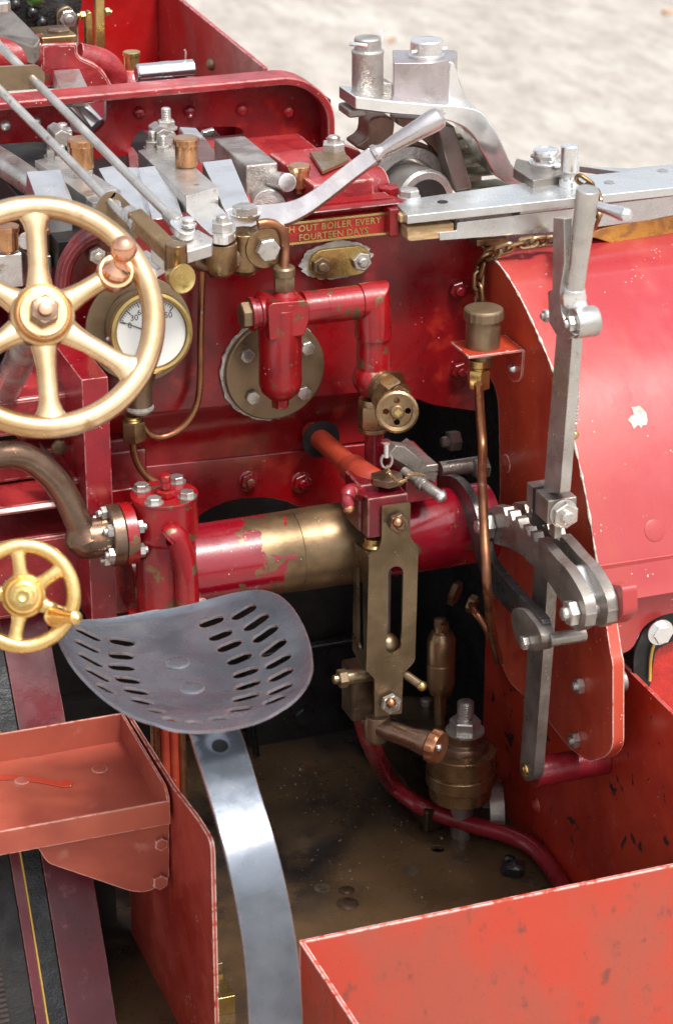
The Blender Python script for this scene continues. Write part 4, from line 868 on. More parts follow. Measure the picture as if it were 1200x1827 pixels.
# ================================================================ water gauge
def water_gauge():
    yy = -.27
    o = YP([(681, 904), (732, 897), (731, 958), (746, 977), (740, 1180), (719, 1202), (716, 1273), (668, 1279), (668, 1212), (653, 1196), (658, 988), (674, 984), (681, 965)], yy)
    c = Y(703, 1089, yy); a, b = Y(705, 1025, yy), Y(702, 1152, yy); v = (a-b).normalized(); u = v.cross(YA).normalized(); c = (a+b)/2
    slot = stadium(c, v, u, (a-b).length/2+16*px(c), 15*px(c), 8)
    f = put('gauge_protector', plate_mesh(rnd(o, [.002, .002, .008, .006, .006, .008, .001, .001, .004, .004, .004, .006, .006], 4), [slot], .005, YA), guard, None, 'olive bronze slotted guard plate round the water gauge glass', .0015)
    xx = Y(657, 1090, yy).x
    so_ = XP([(657, 990), (653, 1196), (640, 1180), (628, 1160), (632, 968)], xx); s2 = [X(641, 1015, xx), X(643, 1150, xx)]
    v = (s2[0]-s2[1]).normalized(); u = v.cross(XA).normalized(); slot = stadium((s2[0]+s2[1])/2, v, u, (s2[0]-s2[1]).length/2+.01, .012, 8)
    put('side_guard', plate_mesh(rnd(so_, .004), [slot], .004, XA), guard, f, None, .001)
    yb = yy+.045
    put('gauge_glass', vc(688, 1240, 950, 7, yb, 7), steelk, f, None, 0); gb = Y(690, 1150, yy+.03); put('glass_nut', M().sph(gb, 22*px(gb), 20), bronzed, f, None, 0)
    # head
    m = M(); m.by(655, 962, 728, 880, yy+.006, .075); h = put('gauge_head', m, maroon, None, 'dark red water gauge head with a big hexagonal cap', .003)
    m = M(); m.by(640, 950, 676, 862, yy+.03, .06); put('painted_shoulder', m, maroon, h, None, .003)
    z = Y(690, 885, yy).z; q = Y(690, 880, yy+.035); bolt(h, V((q.x, q.y, z+.005)), ZA, 31, .55, 'bolt', brown, 'hexagon_cap', .25)
    put('neck_thread', vlathe(668, yy+.03, [(20, 985), (22, 972), (18, 968), (18, 958)]), brass, h, None, .0004)
    bolt(f, Y(708, 931, yy-.005), nY, 19, .8, 'nut', brown, rot=.3); bolt(f, Y(695, 1253, yy-.005), nY, 19, .8, 'nut', steeld, rot=.3)
    put('copper_end', M().sph(Y(709, 932, yy-.024), 10*px(c), 12), copper, f, None, 0); put('copper_end', M().sph(Y(697, 1254, yy-.024), 10*px(c), 12), copper, f, None, 0)
    bolt(f, X(618, 1209, xx-.02), nX, 17, 1.2, 'nut', bronzed, 'union_nut'); put('side_boss', M().cyl(X(618, 1209, xx-.02), X(618, 1209, xx-.02)+XA*.04, 14*px(c)), bronzed, f, None, 0)
    # body behind
    m = M(); m.by(628, 1290, 668, 1195, yy+.03, .05); put('lower_body', m, bronzek, f, None, .004)
    # drain handle, boss, barrel, knob
    p, q = Y(718, 1200, yy+.01), Y(752, 1224, yy-.02); put('cock_handle', M().tube([p, (p+q)/2, q], 8*px(p), 14), bronzed, f, None, 0); put('handle_ball', M().sph(q, 9.5*px(q), 16), brass, f, None, 0)
    put('drain_boss', vlathe(672, yy+.025, [(16, 1322), (22, 1316), (24, 1290), (22, 1275)]), bronzed, f, None, .001)
    p = Y(684, 1300, yy+.01); ax = V((.62, -.78, -.05)).normalized(); k = px(p); b0 = put('drain_cock', M().lathe([(15*k, -.01), (18*k, .01), (19*k, .05), (23*k, .07), (23*k, .078)], p, ax, 28), brown, None, 'brown bronze drain cock with slotted round knob', .001)
    q = p+ax*.082; n = ax; u, v, n = frame(n); rings = []; N_ = 40; R = 31*k
    for r_, h_ in ((.8, -.004), (1, 0), (1.0, .012), (.9, .016), (.3, .013), (.02, .013)):
        rings.append([q+n*h_+(u*math.cos(2*math.pi*i/N_)+v*math.sin(2*math.pi*i/N_))*R*r_*(.92 if (i % 5 in (0, 1) and r_ > .95) else 1) for i in range(N_)])
    kn = put('knob', M().skin(rings), copperd, b0, None, .0006); bolt(b0, q+n*.013, n, 7, .8, 'rivet', steel, 'screw')
    for g in range(5):
        t = g*math.pi*2/5; cc = q+n*.015+(u*math.cos(t)+v*math.sin(t))*R*.6; put('raised_mark', M().lathec([(.0045, -.001), (.0065, -.001), (.0065, .001), (.0045, .001)], cc, n, 14), copper, kn, None, 0) if False else None
    # small red cock and its copper tip, with split pin
    p = Y(640, 880, yy+.03); put('test_cock', M().tube(spline([p, Y(625, 876, yy), Y(618, 888, yy-.01), Y(622, 903, yy-.015)], 5), [13*k]*10+[10*k]*6, 16), hose, h, None, 0); put('copper_tip', M().sph(Y(622, 907, yy-.016), 10*k, 14), copper, h, None, 0)
    # orange pipe coming through the plate
    p = spline([Y(555, 770, .03), Y(590, 800, -.04), Y(625, 832, -.12), Y(650, 852, -.19), Y(680, 870, -.22)], 6); put('orange_pipe', M().tube(p, [19*k if i < 13 else 26*k for i in range(len(p))], 24), orange, None, 'orange red pipe reaching from the boiler plate to the gauge head', 0)
    put('pipe_hole', M().lathe([(.030, 0), (.030, .001)], Y(572, 783, 0)+V((0, -.001, 0)), nY, 24), dark, BH, None, 0)
    # linkage with pins and small chain at the top of the gauge
    yq = -.20
    m = M(); m.by(722, 900, 781, 828, yq, .10); l = put('bell_crank_block', m, hose, None, 'dark red block with an oily steel clevis and pins', .003)
    m = M(); m.prism(YP([(692, 812), (706, 795), (722, 797), (782, 845), (775, 862), (750, 850)], yq-.02), (0, .02, 0)); put('clevis_bar', m, steelk, l, None, .002)
    m = M(); m.prism(ZP([(690, 806), (725, 780), (782, 828), (722, 835)], Y(722, 830, yq).z+.004), (0, 0, -.012)); put('crank_top', m, steelk, l, None, .002)
    c2 = Z(716, 806, Y(722, 830, yq).z+.006); put('pin_head', M().lathe([(18*k, 0), (18*k, .006), (16*k, .008)], c2, ZA, 24), steelk, l, None, .0005)
    p, q = Y(745, 858, yq-.05), Y(785, 885, yq-.09); m = M().lathe([(9*k, -.03), (9*k, .0), (13*k, .002), (13*k, .012), (10*k, .014), (10*k, (q-p).length), (8*k, (q-p).length+.003)], p, q-p, 20); put('grip_pin', m, steelk, l, None, .0006)
    put('pin_tip', M().lathe([(10.5*k, 0), (10.5*k, .004), (6*k, .008), (.001, .009)], q, q-p, 20), steel, l, None, 0)
    r0 = Y(689, 822, yq-.05); put('split_ring', M().lathec([(.0085, -.0014), (.0115, -.0014), (.0115, .0014), (.0085, .0014)], r0, V((.3, -.9, .2)), 24), steeld, l, None, 0)
    put('small_pin', M().tube([r0+ZA*.026, r0+ZA*.006], 6*k, 12), steel, l, None, 0)
    p = spline([r0-ZA*.01, Y(694, 845, yq-.07), Y(708, 860, yq-.07), Y(722, 858, yq-.07), Y(730, 848, yq-.07), Y(742, 846, yq-.07), Y(755, 850, yq-.07)], 8); m = M(); m.tube(p, .0016, 6)
    q = [a+V((math.sin(i*1.6)*.003, 0, math.cos(i*1.6)*.003)) for i, a in enumerate(p)]; m.tube(q, .0014, 6); put('safety_wire', m, bronze, l, None, 0)
    a = Y(784, 838, -.05); put('cross_rod', M().cyl(a, V((.225, a.y, a.z)), 15*k), steelk, None, 'short oily steel rod between block and hornplate', .001)
    bolt(l, Y(868, 832, -.06), nX, 20, 1.6, 'bolt', steelk, 'lock_nut'); bolt(l, Y(818, 785, .08), nX, 19, 1.4, 'nut', steelk)
    # union in the dark with its copper pipe
    u0 = Y(806, 1056, -.02); bolt(l, u0, V((.7, -.7, -.2)), 24, .6, 'bolt', brown, 'dark_union'); bolt(l, u0+V((.016, -.03, -.008)), V((.7, -.7, -.2)), 17, 1, 'bolt', bronze, 'dark_union')
    p = spline([u0+V((.02, -.03, -.01)), Y(845, 1090, -.10), Y(862, 1112, -.12), Y(880, 1150, -.13)], 6); put('feed_pipe', M().tube(p, 7*k, 12), copperd, l, None, 0)
water_gauge()
def pump():
    yy = -.06
    c = M(); vlathe(820, yy, [(40, 1425), (55, 1418), (57, 1395), (62, 1393), (62, 1372), (58, 1371), (62, 1368), (62, 1336), (40, 1333)], 48, c); p = put('pump_base', c, bronze, None, 'squat brown bronze pump body with a big threaded stud', .0015)
    put('pump_column', vc(822, 1500, 1420, 20, yy+.02), steelk, p, None, 0)
    put('gland_ring', vlathe(826, yy, [(45, 1348), (46, 1332), (42, 1322), (34, 1318), (34, 1304)]), brown, p, None, .001)
    bolt(p, Y(828, 1322, yy), ZA, 31, .55, 'bolt', steelk, 'lock_nut', .2); bolt(p, Y(829, 1302, yy), ZA, 28, 1.0, 'tall', steeld, 'stud_nut', .6)
    a = M(); o = ZP([(690, 1270), (720, 1240), (790, 1245), (865, 1330), (850, 1352), (800, 1352)], Y(820, 1335, yy).z); a.prism(o, (0, 0, -.022)); put('pump_arm', a, bronzek, p, None, .004)
    for q in ((760, 1250), (786, 1270)): bolt(p, Z(q[0], q[1]+8, Y(820, 1335, yy).z), ZA, 11, 1.4, 'bolt', steelk)
    y2 = .03; m = M(); vlathe(784, y2, [(10, 1290), (12, 1240), (20, 1236), (25, 1218), (25, 1183), (23, 1181), (25, 1179), (25, 1140), (18, 1128), (13, 1126), (13, 1112)], 32, m); put('relief_valve', m, bronze, None, 'upright bronze relief valve in the dark gap', .0005)
    bolt(p, Y(785, 1118, y2), ZA, 13, 1.4, 'bolt', brown, 'valve_cap')
    m = M(); m.prism(ZP([(640, 1290), (700, 1290), (790, 1440), (760, 1450)], ZF+.05), (0, 0, -.04)); put('dark_bracket', m, bronzek, p, None, .004)
    a = Y(880, 1450, -.02); put('dark_hoop', M().lathec([(.050, -.012), (.058, -.012), (.058, .012), (.050, .012)], a, V((1, -.3, 0)), 40), steelk, p, None, 0)
pump()
def hose_():
    P0 = [Y(640, 1225, -.22), Y(645, 1275, -.20), Y(662, 1330, -.17), Z(695, 1393, ZF+.07), Z(748, 1437, ZF+.045), Z(830, 1468, ZF+.03), Z(900, 1488, ZF+.028), Z(950, 1512, ZF+.026), Z(985, 1552, ZF+.022), Z(1012, 1600, ZF+.02), Z(1040, 1660, ZF+.02)]
    sp = spline(P0, 8); put('red_hose', M().tube(sp, 15.5*px(P0[4]), 20), hose, None, 'thick dark red pipe snaking across the footplate to the right', 0)
hose_()
# ================================================================ seat
def seat():
    yc = -.46; C0 = Y(322, 1190, yc); z0 = C0.z
    def hgt(x, y):
        u, v = x-C0.x, y-C0.y
        return z0+1.45*u*u+.8*min(.22, max(0, -v-.02))**2+.25*max(0, v-.04)**2+.010*math.exp(-(u/.05)**2-((v-.20)/.08)**2)
    def hit(pxx, pyy):
        d = ray(pxx, pyy); t0, t1 = 1.5, 6.0
        f = lambda t: (CAM+d*t).z-hgt((CAM+d*t).x, (CAM+d*t).y)
        t = 3.05; pt = t; pf = f(t)
        while t < 5:
            t += .01; ff = f(t)
            if ff < 0 < pf or ff == 0:
                a, b = pt, t
                for _ in range(30):
                    c = (a+b)/2
                    if f(c) > 0: a = c
                    else: b = c
                return CAM+d*a
            pt, pf = t, ff
        return P(pxx, pyy, (0, 0, z0), (0, 0, 1))
    outl = [(103, 1113), (150, 1110), (205, 1106), (250, 1098), (275, 1093), (292, 1092), (330, 1085), (375, 1073), (420, 1062), (460, 1057), (490, 1063), (512, 1078), (532, 1105), (548, 1142), (555, 1178), (554, 1205), (540, 1235), (510, 1264), (470, 1287), (425, 1301), (380, 1308), (340, 1309), (295, 1302), (250, 1287), (205, 1263), (165, 1230), (130, 1190), (108, 1150), (101, 1128)]
    pts = [hit(*q) for q in outl]; sp = spline([V((p.x, p.y, 0)) for p in pts], 5, True)
    cx, cy = C0.x, C0.y; m = M(); n = len(sp); ring_t = [i/18 for i in range(1, 19)]
    rings = []
    for t in ring_t: rings.append([V((cx+(p.x-cx)*t, cy+(p.y-cy)*t, hgt(cx+(p.x-cx)*t, cy+(p.y-cy)*t)+(.004*max(0, (t-.94)/.06)))) for p in sp])
    bm = m.bm; Rg = [m.ring(r) for r in rings]
    for a, b in zip(Rg, Rg[1:]):
        for i in range(n): j = (i+1) % n; bm.faces.new((a[i], a[j], b[j], b[i]))
    bm.faces.new(list(reversed(Rg[0])))
    bmesh.ops.recalc_face_normals(bm, faces=bm.faces)
    me = bpy.data.meshes.new('seat_pan'); bm.to_mesh(me); bm.free()
    if me.polygons[5].normal.z < 0: me.flip_normals()
    ob = bpy.data.objects.new('seat_pan', me); S_.collection.objects.link(ob)
    so_ = ob.modifiers.new('s', 'SOLIDIFY'); so_.thickness = .0035; so_.offset = -1
    # slots: pixel centre, direction pixel offset of half length, half width in metres
    sl_ = [((420+15, 1092), (17, -10)), ((457, 1110), (17, -12)), ((473, 1131), (17, -12)), ((488, 1156), (17, -13)), ((496, 1180), (18, -10)), ((501, 1204), (17, -9)), ((499, 1229), (18, -8)), ((490, 1248), (16, -7)),
          ((377, 1109), (17, -6)), ((393, 1133), (16, -6)), ((409, 1152), (17, -7)), ((427, 1175), (17, -7)), ((438, 1200), (18, -6)), ((442, 1222), (18, -6)), ((438, 1244), (20, -5)), ((428, 1265), (18, -2)),
          ((218, 1145), (18, 3)), ((216, 1170), (18, 1)), ((217, 1190), (19, 1)), ((228, 1213), (18, 2)), ((243, 1233), (18, 3)), ((253, 1251), (16, 4)),
          ((158, 1132), (18, 9)), ((156, 1153), (18, 9)), ((162, 1177), (18, 10)), ((175, 1204), (18, 10)), ((188, 1228), (13, 7)),
          ((278, 1268), (13, 3)), ((306, 1283), (12, 3)), ((347, 1288), (11, 1)), ((392, 1281), (16, -1))]
    # the last column of small slots nearest the right rim
    cm = M()
    for (a, b), (du, dv) in sl_:
        sr = .0078 if a < 208 and b > 1125 else (.0110 if a < 262 else .0105)
        if b > 1262: sr = .010
        p, q = hit(a-du, b-dv), hit(a+du, b+dv); c = (p+q)/2; c.z = hgt(c.x, c.y); d = (q-p).normalized(); nn = V((-(hgt(c.x+.002, c.y)-hgt(c.x-.002, c.y))/.004, -(hgt(c.x, c.y+.002)-hgt(c.x, c.y-.002))/.004, 1)).normalized()
        d = (d-nn*d.dot(nn)).normalized(); s = nn.cross(d); L = max((q-p).length/2, .008)
        o = stadium(c-nn*.02, d, s, L+.0045, sr, 6); cm.prism(o, nn*.04)
    cme = cm.mesh('cut'); co = bpy.data.objects.new('cut', cme); S_.collection.objects.link(co)
    bo = ob.modifiers.new('b', 'BOOLEAN'); bo.operation = 'DIFFERENCE'; bo.object = co; bo.solver = 'EXACT'
    me2 = None
    for sv, sf in (('EXACT', False), ('EXACT', True), ('FAST', False)):
        bo.solver = sv; bo.use_self = sf; bpy.context.view_layer.update()
        me2 = bpy.data.meshes.new_from_object(ob.evaluated_get(bpy.context.evaluated_depsgraph_get())); zz = [v.co.x for v in me2.vertices] or [0, 0]
        if len(me2.polygons) > 4000 and max(zz)-min(zz) > .25: break
    bpy.data.objects.remove(ob); bpy.data.objects.remove(co); fin(me2, 35)
    me2.materials.clear()
    s = put('seat_pan', me2, seatm, None, 'blued pressed steel seat pan pierced with rows of slots', .0009, 2)
    for a, b in ((317, 1184), (343, 1229)):
        p = hit(a, b); put('rivet', M().lathe([(24*px(p)*.98, -.002), (24*px(p), .0016), (22*px(p), .0026), (12*px(p), .0030), (.0005, .0030)], p, V((-.02, 0, 1)), 28), seatm, s, None, 0)
    # spring bar: from under the pan, curving down toward the camera
    c = hit(350, 1240); u = V((math.cos(math.radians(0)), 0, 0))
    prof = [(385-52, 1225, .0), (375, 1290, 0), (392, 1335, 0), (418, 1420, 0), (447, 1520, 0), (471, 1630, 0), (486, 1740, 0), (493, 1880, 0)]
    ys = [c.y-.0, c.y-.075, c.y-.12, c.y-.19, c.y-.25, c.y-.28, c.y-.29, c.y-.29]
    pl = [Y(a, b, y_) for (a, b, _), y_ in zip(prof, ys)]; pl[0] = hit(345, 1240)-ZA*.012
    w_ = [36, 44, 46, 46, 47, 48, 49, 50]; sp = spline(pl, 6); ws = []
    for i in range(len(sp)): t = i/6; j = min(int(t), 6); ws.append((w_[j]+(w_[j+1]-w_[j])*(t-j))*px(sp[i]))
    m = M(); rings = []
    for i, p in enumerate(sp):
        t = (sp[min(i+1, len(sp)-1)]-sp[max(i-1, 0)]).normalized(); a = V((1, -.06, 0)); a = (a-t*a.dot(t)).normalized(); b = a.cross(t)
        if b.z > 0 or b.y < 0 and abs(b.z) < .1: pass
        th = .0045; rings.append([p-a*ws[i]-b*th, p+a*ws[i]-b*th, p+a*ws[i]+b*th, p-a*ws[i]+b*th])
    m.skin(rings); sb = put('seat_spring', m, seatm, None, 'curved flat steel spring bar carrying the seat', .0015)
    p = Y(390, 1333, (ys[2]+ys[1])/2); i = min(range(len(sp)), key=lambda k: (proj(sp[k])[1]-1333)**2); q = sp[i]; t = (sp[i+1]-sp[i-1]).normalized(); a = (V((1, -.06, 0))-t*t.x).normalized(); b = a.cross(t); b = b if b.dot(CAM-q) > 0 else -b
    q = q+b*.0047; put('bolt_hole', M().lathe([(.0105, 0), (.0105, .0006)], q, b, 24), dark, sb, None, 0)
seat()
# ================================================================ tray, its gusset and the narrow side plate
def tray():
    zt = -.20
    A, B = Z(210, 1272, zt), Z(312, 1408, zt)              # far and near ends of the right rim
    Cn = Z(312, 1440, zt)
    xr = (A.x+B.x)/2; yf, yn = A.y, B.y; xl = xr-.60; h = .050; t = .004
    zf = zt-h
    o = [V((xl, yn, zf)), V((xr, yn, zf)), V((xr, yf, zf)), V((xl, yf, zf))]
    T = put('tray', plate_mesh(o, [], t, ZA), redtray, None, 'matt brick red tray with flat rivets and a smear of red paint', .001)
    m = M(); m.box((xl, yf-.004, zf), (xr, yf, zt)); put('far_rim', m, redtray, T, None, .0012)
    ol = [V((xr, yf, zf)), V((xr, yf, zt)), V((xr, yn+.012, zt)), V((xr, yn, zt-.014)), V((xr, yn, zf))]
    put('side_rim', plate_mesh(rnd(ol, [0, .003, .012, .006, 0]), [], .004, -XA), redtray, T, None, .0012)
    m = M(); m.box((xl, yn-.002, zf-.004), (xr, yn+.002, zt-.016)); put('near_rim', m, redtray, T, None, .0012)
    for q in ((178, 1373), (40, 1393), (100, 1488), (237, 1463)):
        p = Z(*q, zf+t); put('flat_rivet', M().lathe([(14*px(p), 0), (14*px(p), .0012), (11*px(p), .0022), (.001, .0024)], p, ZA, 24), redtray, T, None, 0)
    sm = M(); pts = [Z(a, b, zf+t+.0006) for a, b in ((-20, 1384), (10, 1383), (50, 1385), (80, 1391), (105, 1396), (120, 1392), (131, 1396), (130, 1403), (115, 1406), (100, 1403), (70, 1397), (30, 1392), (-20, 1392))]
    sm.prism(pts, (0, 0, .0015)); put('paint_smear', sm, redsmear, T, None, .0008)
    # gusset under the near rim
    g = YP([(60, 1500), (302, 1450), (302, 1570), (262, 1593), (232, 1590), (85, 1540)], yn+.02); put('gusset', plate_mesh(rnd(g, [0, 0, .01, .015, .01, .01]), [], .005, YA), redtray, T, None, .0015)
    bolt(T, Y(284, 1570, yn+.02), nY, 15, .9, 'bolt', redtray, rot=.4); bolt(T, Y(286, 1503, yn+.02), nY, 13, .9, 'bolt', redtray, rot=.4)
    # side plate
    x2 = xr+.005
    so_ = [V((x2, yf+.02, zt-.004)), V((x2, B.y+.004, zt+.002))]+XP([(352, 1462), (376, 1502)], x2)
    yv = so_[-1].y; so_ += [V((x2, yv, ZF-.3)), V((x2, yf+.02, ZF-.3))]
    s = put('side_plate', plate_mesh(rnd(so_, [0, 0, .03, .02, 0, 0]), [], .006, XA), redplate2, None, 'tall narrow red side plate with worn front edge below the tray', .0012)
    # brass fitting and pipes behind
    p = Z(393, 1790, ZF); m = M(); m.box((p.x-.03, p.y-.03, ZF), (p.x+.014, p.y+.03, ZF+.03)); bb = put('brass_catch', m, brass, None, 'small brass catch low on the footplate', .001)
    put('brass_knob', M().sph(Z(388, 1725, ZF+.03), .010, 14), brass, bb, None, 0); m = M(); m.box((p.x-.03, p.y+.035, ZF), (p.x+.016, p.y+.05, ZF+.045)); put('strap', m, bronzed, bb, None, .001)
    for x_, y1, mt in ((273, 1445, copperd), (290, 1445, orange), (306, 1445, orange), (320, 1445, copperd)):
        m = M(); yy = yf+.035; a, b = Y(x_, 1190, yy), Y(x_, 1455, yy); m.cyl(V((a.x, yy, b.z-.2)), a, 8.5*px(a), n=16)
        put('rising_pipe', m, mt, None, None, 0)
redsmear = mat('wet_red_paint', (.55, .06, .03), 0, .2, .4, bump=.4)
redplate2 = mat('satin_red_paint', (.34, .035, .02), 0, .42, .2, (.27, .02, .012), (7, .4, .65), (.38, .07, .045), (20, .62, .75), speck=.06, bump=.05, edge=((.75, .6, .5), .004, 0))
tray()
# ================================================================ rear wheel on the left
def wheel():
    q = Y(118, 1290, Z(210, 1272, -.20).y+.02); xw = q.x
    ps = XP([(60, 985), (122, 1310), (205, 1800)], xw); cy, cz, R = fitc(ps)
    c = V((xw, cy, cz)); g = lambda p: math.atan2(p.z-cz, p.y-cy) % (2*math.pi); a0 = g(X(20, 880, xw)); a1 = g(X(240, 2000, xw)); arc = (min(a0, a1), max(a0, a1))
    def band(x0, x1, r, mt, name, dr=.02, label=None, parent=None):
        m = M(); n = 150; prof = [(r-dr, 0), (r, 0), (r, x1-x0), (r-dr, x1-x0)]; A0, A1 = arc
        m.skin([[V((x0+h, cy+math.cos(A0+(A1-A0)*i/n)*q, cz+math.sin(A0+(A1-A0)*i/n)*q)) for q, h in prof] for i in range(n+1)]); return put(name, m, mt, parent, label, .0012, 2)
    w = lambda a: a*px(ps[1])/.94
    b = band(xw-w(80), xw, R, maroon, 'rear_wheel', .03, 'maroon rear wheel rim with black and yellow lining beside the tyre')
    x = xw-w(80)
    band(x-w(31), x, R-.006, blkband, 'black_band', .02, None, b); x -= w(31)
    band(x-w(3.5), x, R-.002, yel, 'yellow_line', .02, None, b); x -= w(3.5)
    band(x-w(17), x, R-.004, maroon, 'red_band', .02, None, b); x -= w(17)
    band(x-w(44), x, R-.008, dark, 'black_rim', .02, None, b); x -= w(44)
    m = M(); n = 260; r0 = R+.004; rings = []
    xs = [i/14 for i in range(15)]
    for f in xs:
        rr = r0-.05*abs(f-.3)**2
        rings.append([V((x-f*.2, cy+math.cos(arc[0]+(arc[1]-arc[0])*i/n)*(rr+(.003 if i % 2 else 0)), cz+math.sin(arc[0]+(arc[1]-arc[0])*i/n)*(rr+(.003 if i % 2 else 0)))) for i in range(n)]+[V((x-f*.2, cy+math.cos(arc[0]+(arc[1]-arc[0])*t)*(rr-.05), cz+math.sin(arc[0]+(arc[1]-arc[0])*t)*(rr-.05))) for t in (1, .75, .5, .25, 0)])
    m.skin(rings); put('ribbed_tyre', m, tyre, b, None, 0)
wheel()
# ================================================================ everything above the firebox
def rods():
    N0, F0 = Y(305, 388, -.14), Y(-12, 70, .30); rn = XA.cross(F0-N0).normalized(); rn = rn if rn.z > 0 else -rn
    def Zr(x_, y_, off=0): return P(x_, y_, N0+rn*off, rn)
    a, b = Zr(305, 388), Zr(-12, 70); k = px(a)
    r2 = put('long_rod', M().cyl(a, b, 8.5*k), steeld, None, 'slim steel rod ending in the small clevis', 0)
    a, b = Zr(228, 392), Zr(-20, 140); r1 = put('long_rod', M().cyl(a, b, 8.5*k), steeld, None, 'slim steel rod passing through the bronze bracket', 0)
    y1 = Zr(200, 362).y
    o = YP([(166, 386), (182, 352), (198, 341), (214, 346), (266, 398), (240, 430), (200, 425)], y1); c = Y(207, 368, y1)
    put('rod_bracket', plate_mesh(rnd(o, [.0, .01, .015, .012, 0, 0, 0]), [circ(c, XA, ZA, 12*k, 20)], .005, YA), bronzed, None, 'bronze bracket plate carrying the rod', .0008)
    y2 = Zr(60, 142).y; o = YP([(-60, 122), (68, 116), (80, 128), (80, 158), (-60, 168)], y2)
    put('rod_guide', plate_mesh(rnd(o, [0, .01, .012, .002, 0]), [], .006, YA), bronzed, None, 'bronze guide plate at the far end of the rods', .0008)
    # brass link and its end cap
    a, b = Zr(233, 386), Zr(312, 462); d = (b-a).normalized(); s = d.cross(rn); m = M()
    m.lathe([(12*k, -.012), (17*k, -.008), (17*k, .012), (20*k, .014), (20*k, .022)], a, d, 24); l = put('brass_link', m, steeld, None, 'olive brass link bar with a round end cap', .001)
    m = M(); m.obox((a+b)/2+ZA*.004+d*.008, d, s, rn, (b-a).length/2, 15*k, .012); put('link_bar', m, bronze, l, None, .003)
    e = b+d*.004; m = M(); m.lathe([(19*k, .030), (20*k, .012), (20*k, -.020), (18*k, -.026)], e-ZA*.006, ZA, 28); put('link_eye', m, bronze, l, None, .0015)
    c = Y(325, 497, e.y-.045); ax = (V((.25, -.93, .12))).normalized()
    put('end_cap', M().lathe([(12*k, -.03), (15*k, -.012), (24*k, -.005), (26*k, 0), (25*k, .003), (20*k, .0015), (5*k, .000), (.001, .001)], c, ax, 36), brass, l, None, .0004)
    # clevis
    zc = .008; c = Zr(326, 402, zc); o = stadium(c, d, s, 27*k, 17*k, 8); cl = put('clevis', plate_mesh(o, [], .012, -rn), steel, r2, None, .0012)
    put('clevis_socket', M().lathe([(8*k, -.004), (14*k, 0), (15*k, .02), (15*k, .026)], Zr(300, 382), d, 20), steeld, r2, None, .0008)
    put('clevis_lower', plate_mesh([p-rn*.030 for p in o], [], .008, -rn), steeld, r2, None, .001)
    p = Zr(336, 404, zc); put('pin_cap', M().lathe([(15*k, 0), (15*k, .004), (12*k, .005), (12*k, .010), (10*k, .012), (.001, .012)], p, ZA, 24), steel, r2, None, .0004)
    m = M(); m.prism([Zr(*q, zc-.016) for q in ((268, 444), (352, 408), (380, 424), (378, 436), (292, 462))], (0, 0, -.018)); put('cross_bar', m, steeld, None, 'square steel cross bar under the clevis', .002)
    m = M(); m.prism([Zr(*q, zc-.05) for q in ((240, 452), (262, 445), (300, 470), (280, 482))], (0, 0, -.012)); put('small_steel_plate', m, steel, None, None, .002)
rods()
def regulator():
    zp = Y(397, 412, -.09).z
    o = ZP([(326, 350), (366, 342), (420, 398), (422, 412), (404, 424), (378, 420), (362, 406), (322, 366)], zp)
    pl = put('pivot_plate', plate_mesh(rnd(o, [.006, .006, .01, .018, .02, .01, .0, .004]), [], .012, -ZA), steel, None, 'flat steel pivot plate with two hexagon nuts', .0012)
    bolt(pl, Z(348, 356, zp), ZA, 21, .95, 'nut', steeld, rot=.3); bolt(pl, Z(397, 412, zp), ZA, 21, 1.1, 'nut', steeld, rot=.2)
    yb = Z(397, 412, zp).y
    b = put('bronze_boss', vlathe(396, yb, [(14, 492), (22, 486), (28, 470), (28, 432)]), bronze, None, 'bronze regulator boss and bracket under the steel lever', .002)
    m = M(); m.tube(spline(YP([(345, 462), (370, 470), (400, 465), (430, 448), (450, 440)], yb+.03), 5), [16*px(o[0])]*6+[26*px(o[0])]*15, 20, 1); put('bracket_arm', m, brown, b, None, 0)
    put('bronze_column', vlathe(437, yb+.03, [(20, 488), (30, 478), (31, 412)]), bronze, b, None, .002)
    c = Y(472, 440, yb+.01); put('end_plate', M().lathe([(36*px(c), -.02), (38*px(c), .0), (38*px(c), .008)], c, nY, 40), bronze, b, None, .0015); bolt(b, c+nY*.008, nY, 22, .9, 'bolt', steeld, rot=.1)
    # handle lever: flat bar lying level, then a turned grip rising
    zl = zp+.002; k = px(o[0])
    O = Z(437, 381, zl); ln = V((-.40, -.78, .48)).normalized(); G = lambda a, b: P(a, b, O, ln)
    P0 = [G(*q) for q in ((408, 398), (450, 388), (500, 382), (535, 370), (570, 348), (620, 309), (666, 274))]
    sp = spline(P0, 6); w_ = [.017, .018, .0165, .0135, .012, .012, .012]; ws = [w_[min(i//6, 5)]+(w_[min(i//6, 5)+1]-w_[min(i//6, 5)])*((i % 6)/6) for i in range(len(sp))]
    m = M(); m.bar(sp, None, ws, ln, .017); lv = put('regulator_lever', m, cast2, None, 'long bright steel regulator lever with a tapering round grip', .0015)
    bolt(lv, Z(437, 381, zl+.003), ZA, 23, .8, 'bolt', steeld, rot=.5); put('washer', M().cyl(Z(437, 381, zl), Z(437, 381, zl)+ZA*.003, 27*k), steel, lv, None, .0004)
    a = G(664, 276)-ln*.008; b2 = G(790, 204)-ln*.004; L = (b2-a).length; d = (b2-a).normalized(); g = [(14, 0), (19, .02), (19, .06), (13, .11), (12, .16), (15, .3), (19, .7), (21, .88), (19, .95), (12, .99), (1, 1)]
    put('grip', M().lathe([(r*k*.97, h*L) for r, h in g], a, d, 32), cast2, lv, None, 0)
cast2 = mat('hand_polished_steel', (.66, .62, .61), .95, .24, 0, (.54, .48, .46), (14, .42, .66), (.40, .32, .29), (50, .66, .76), bump=.08)
regulator()
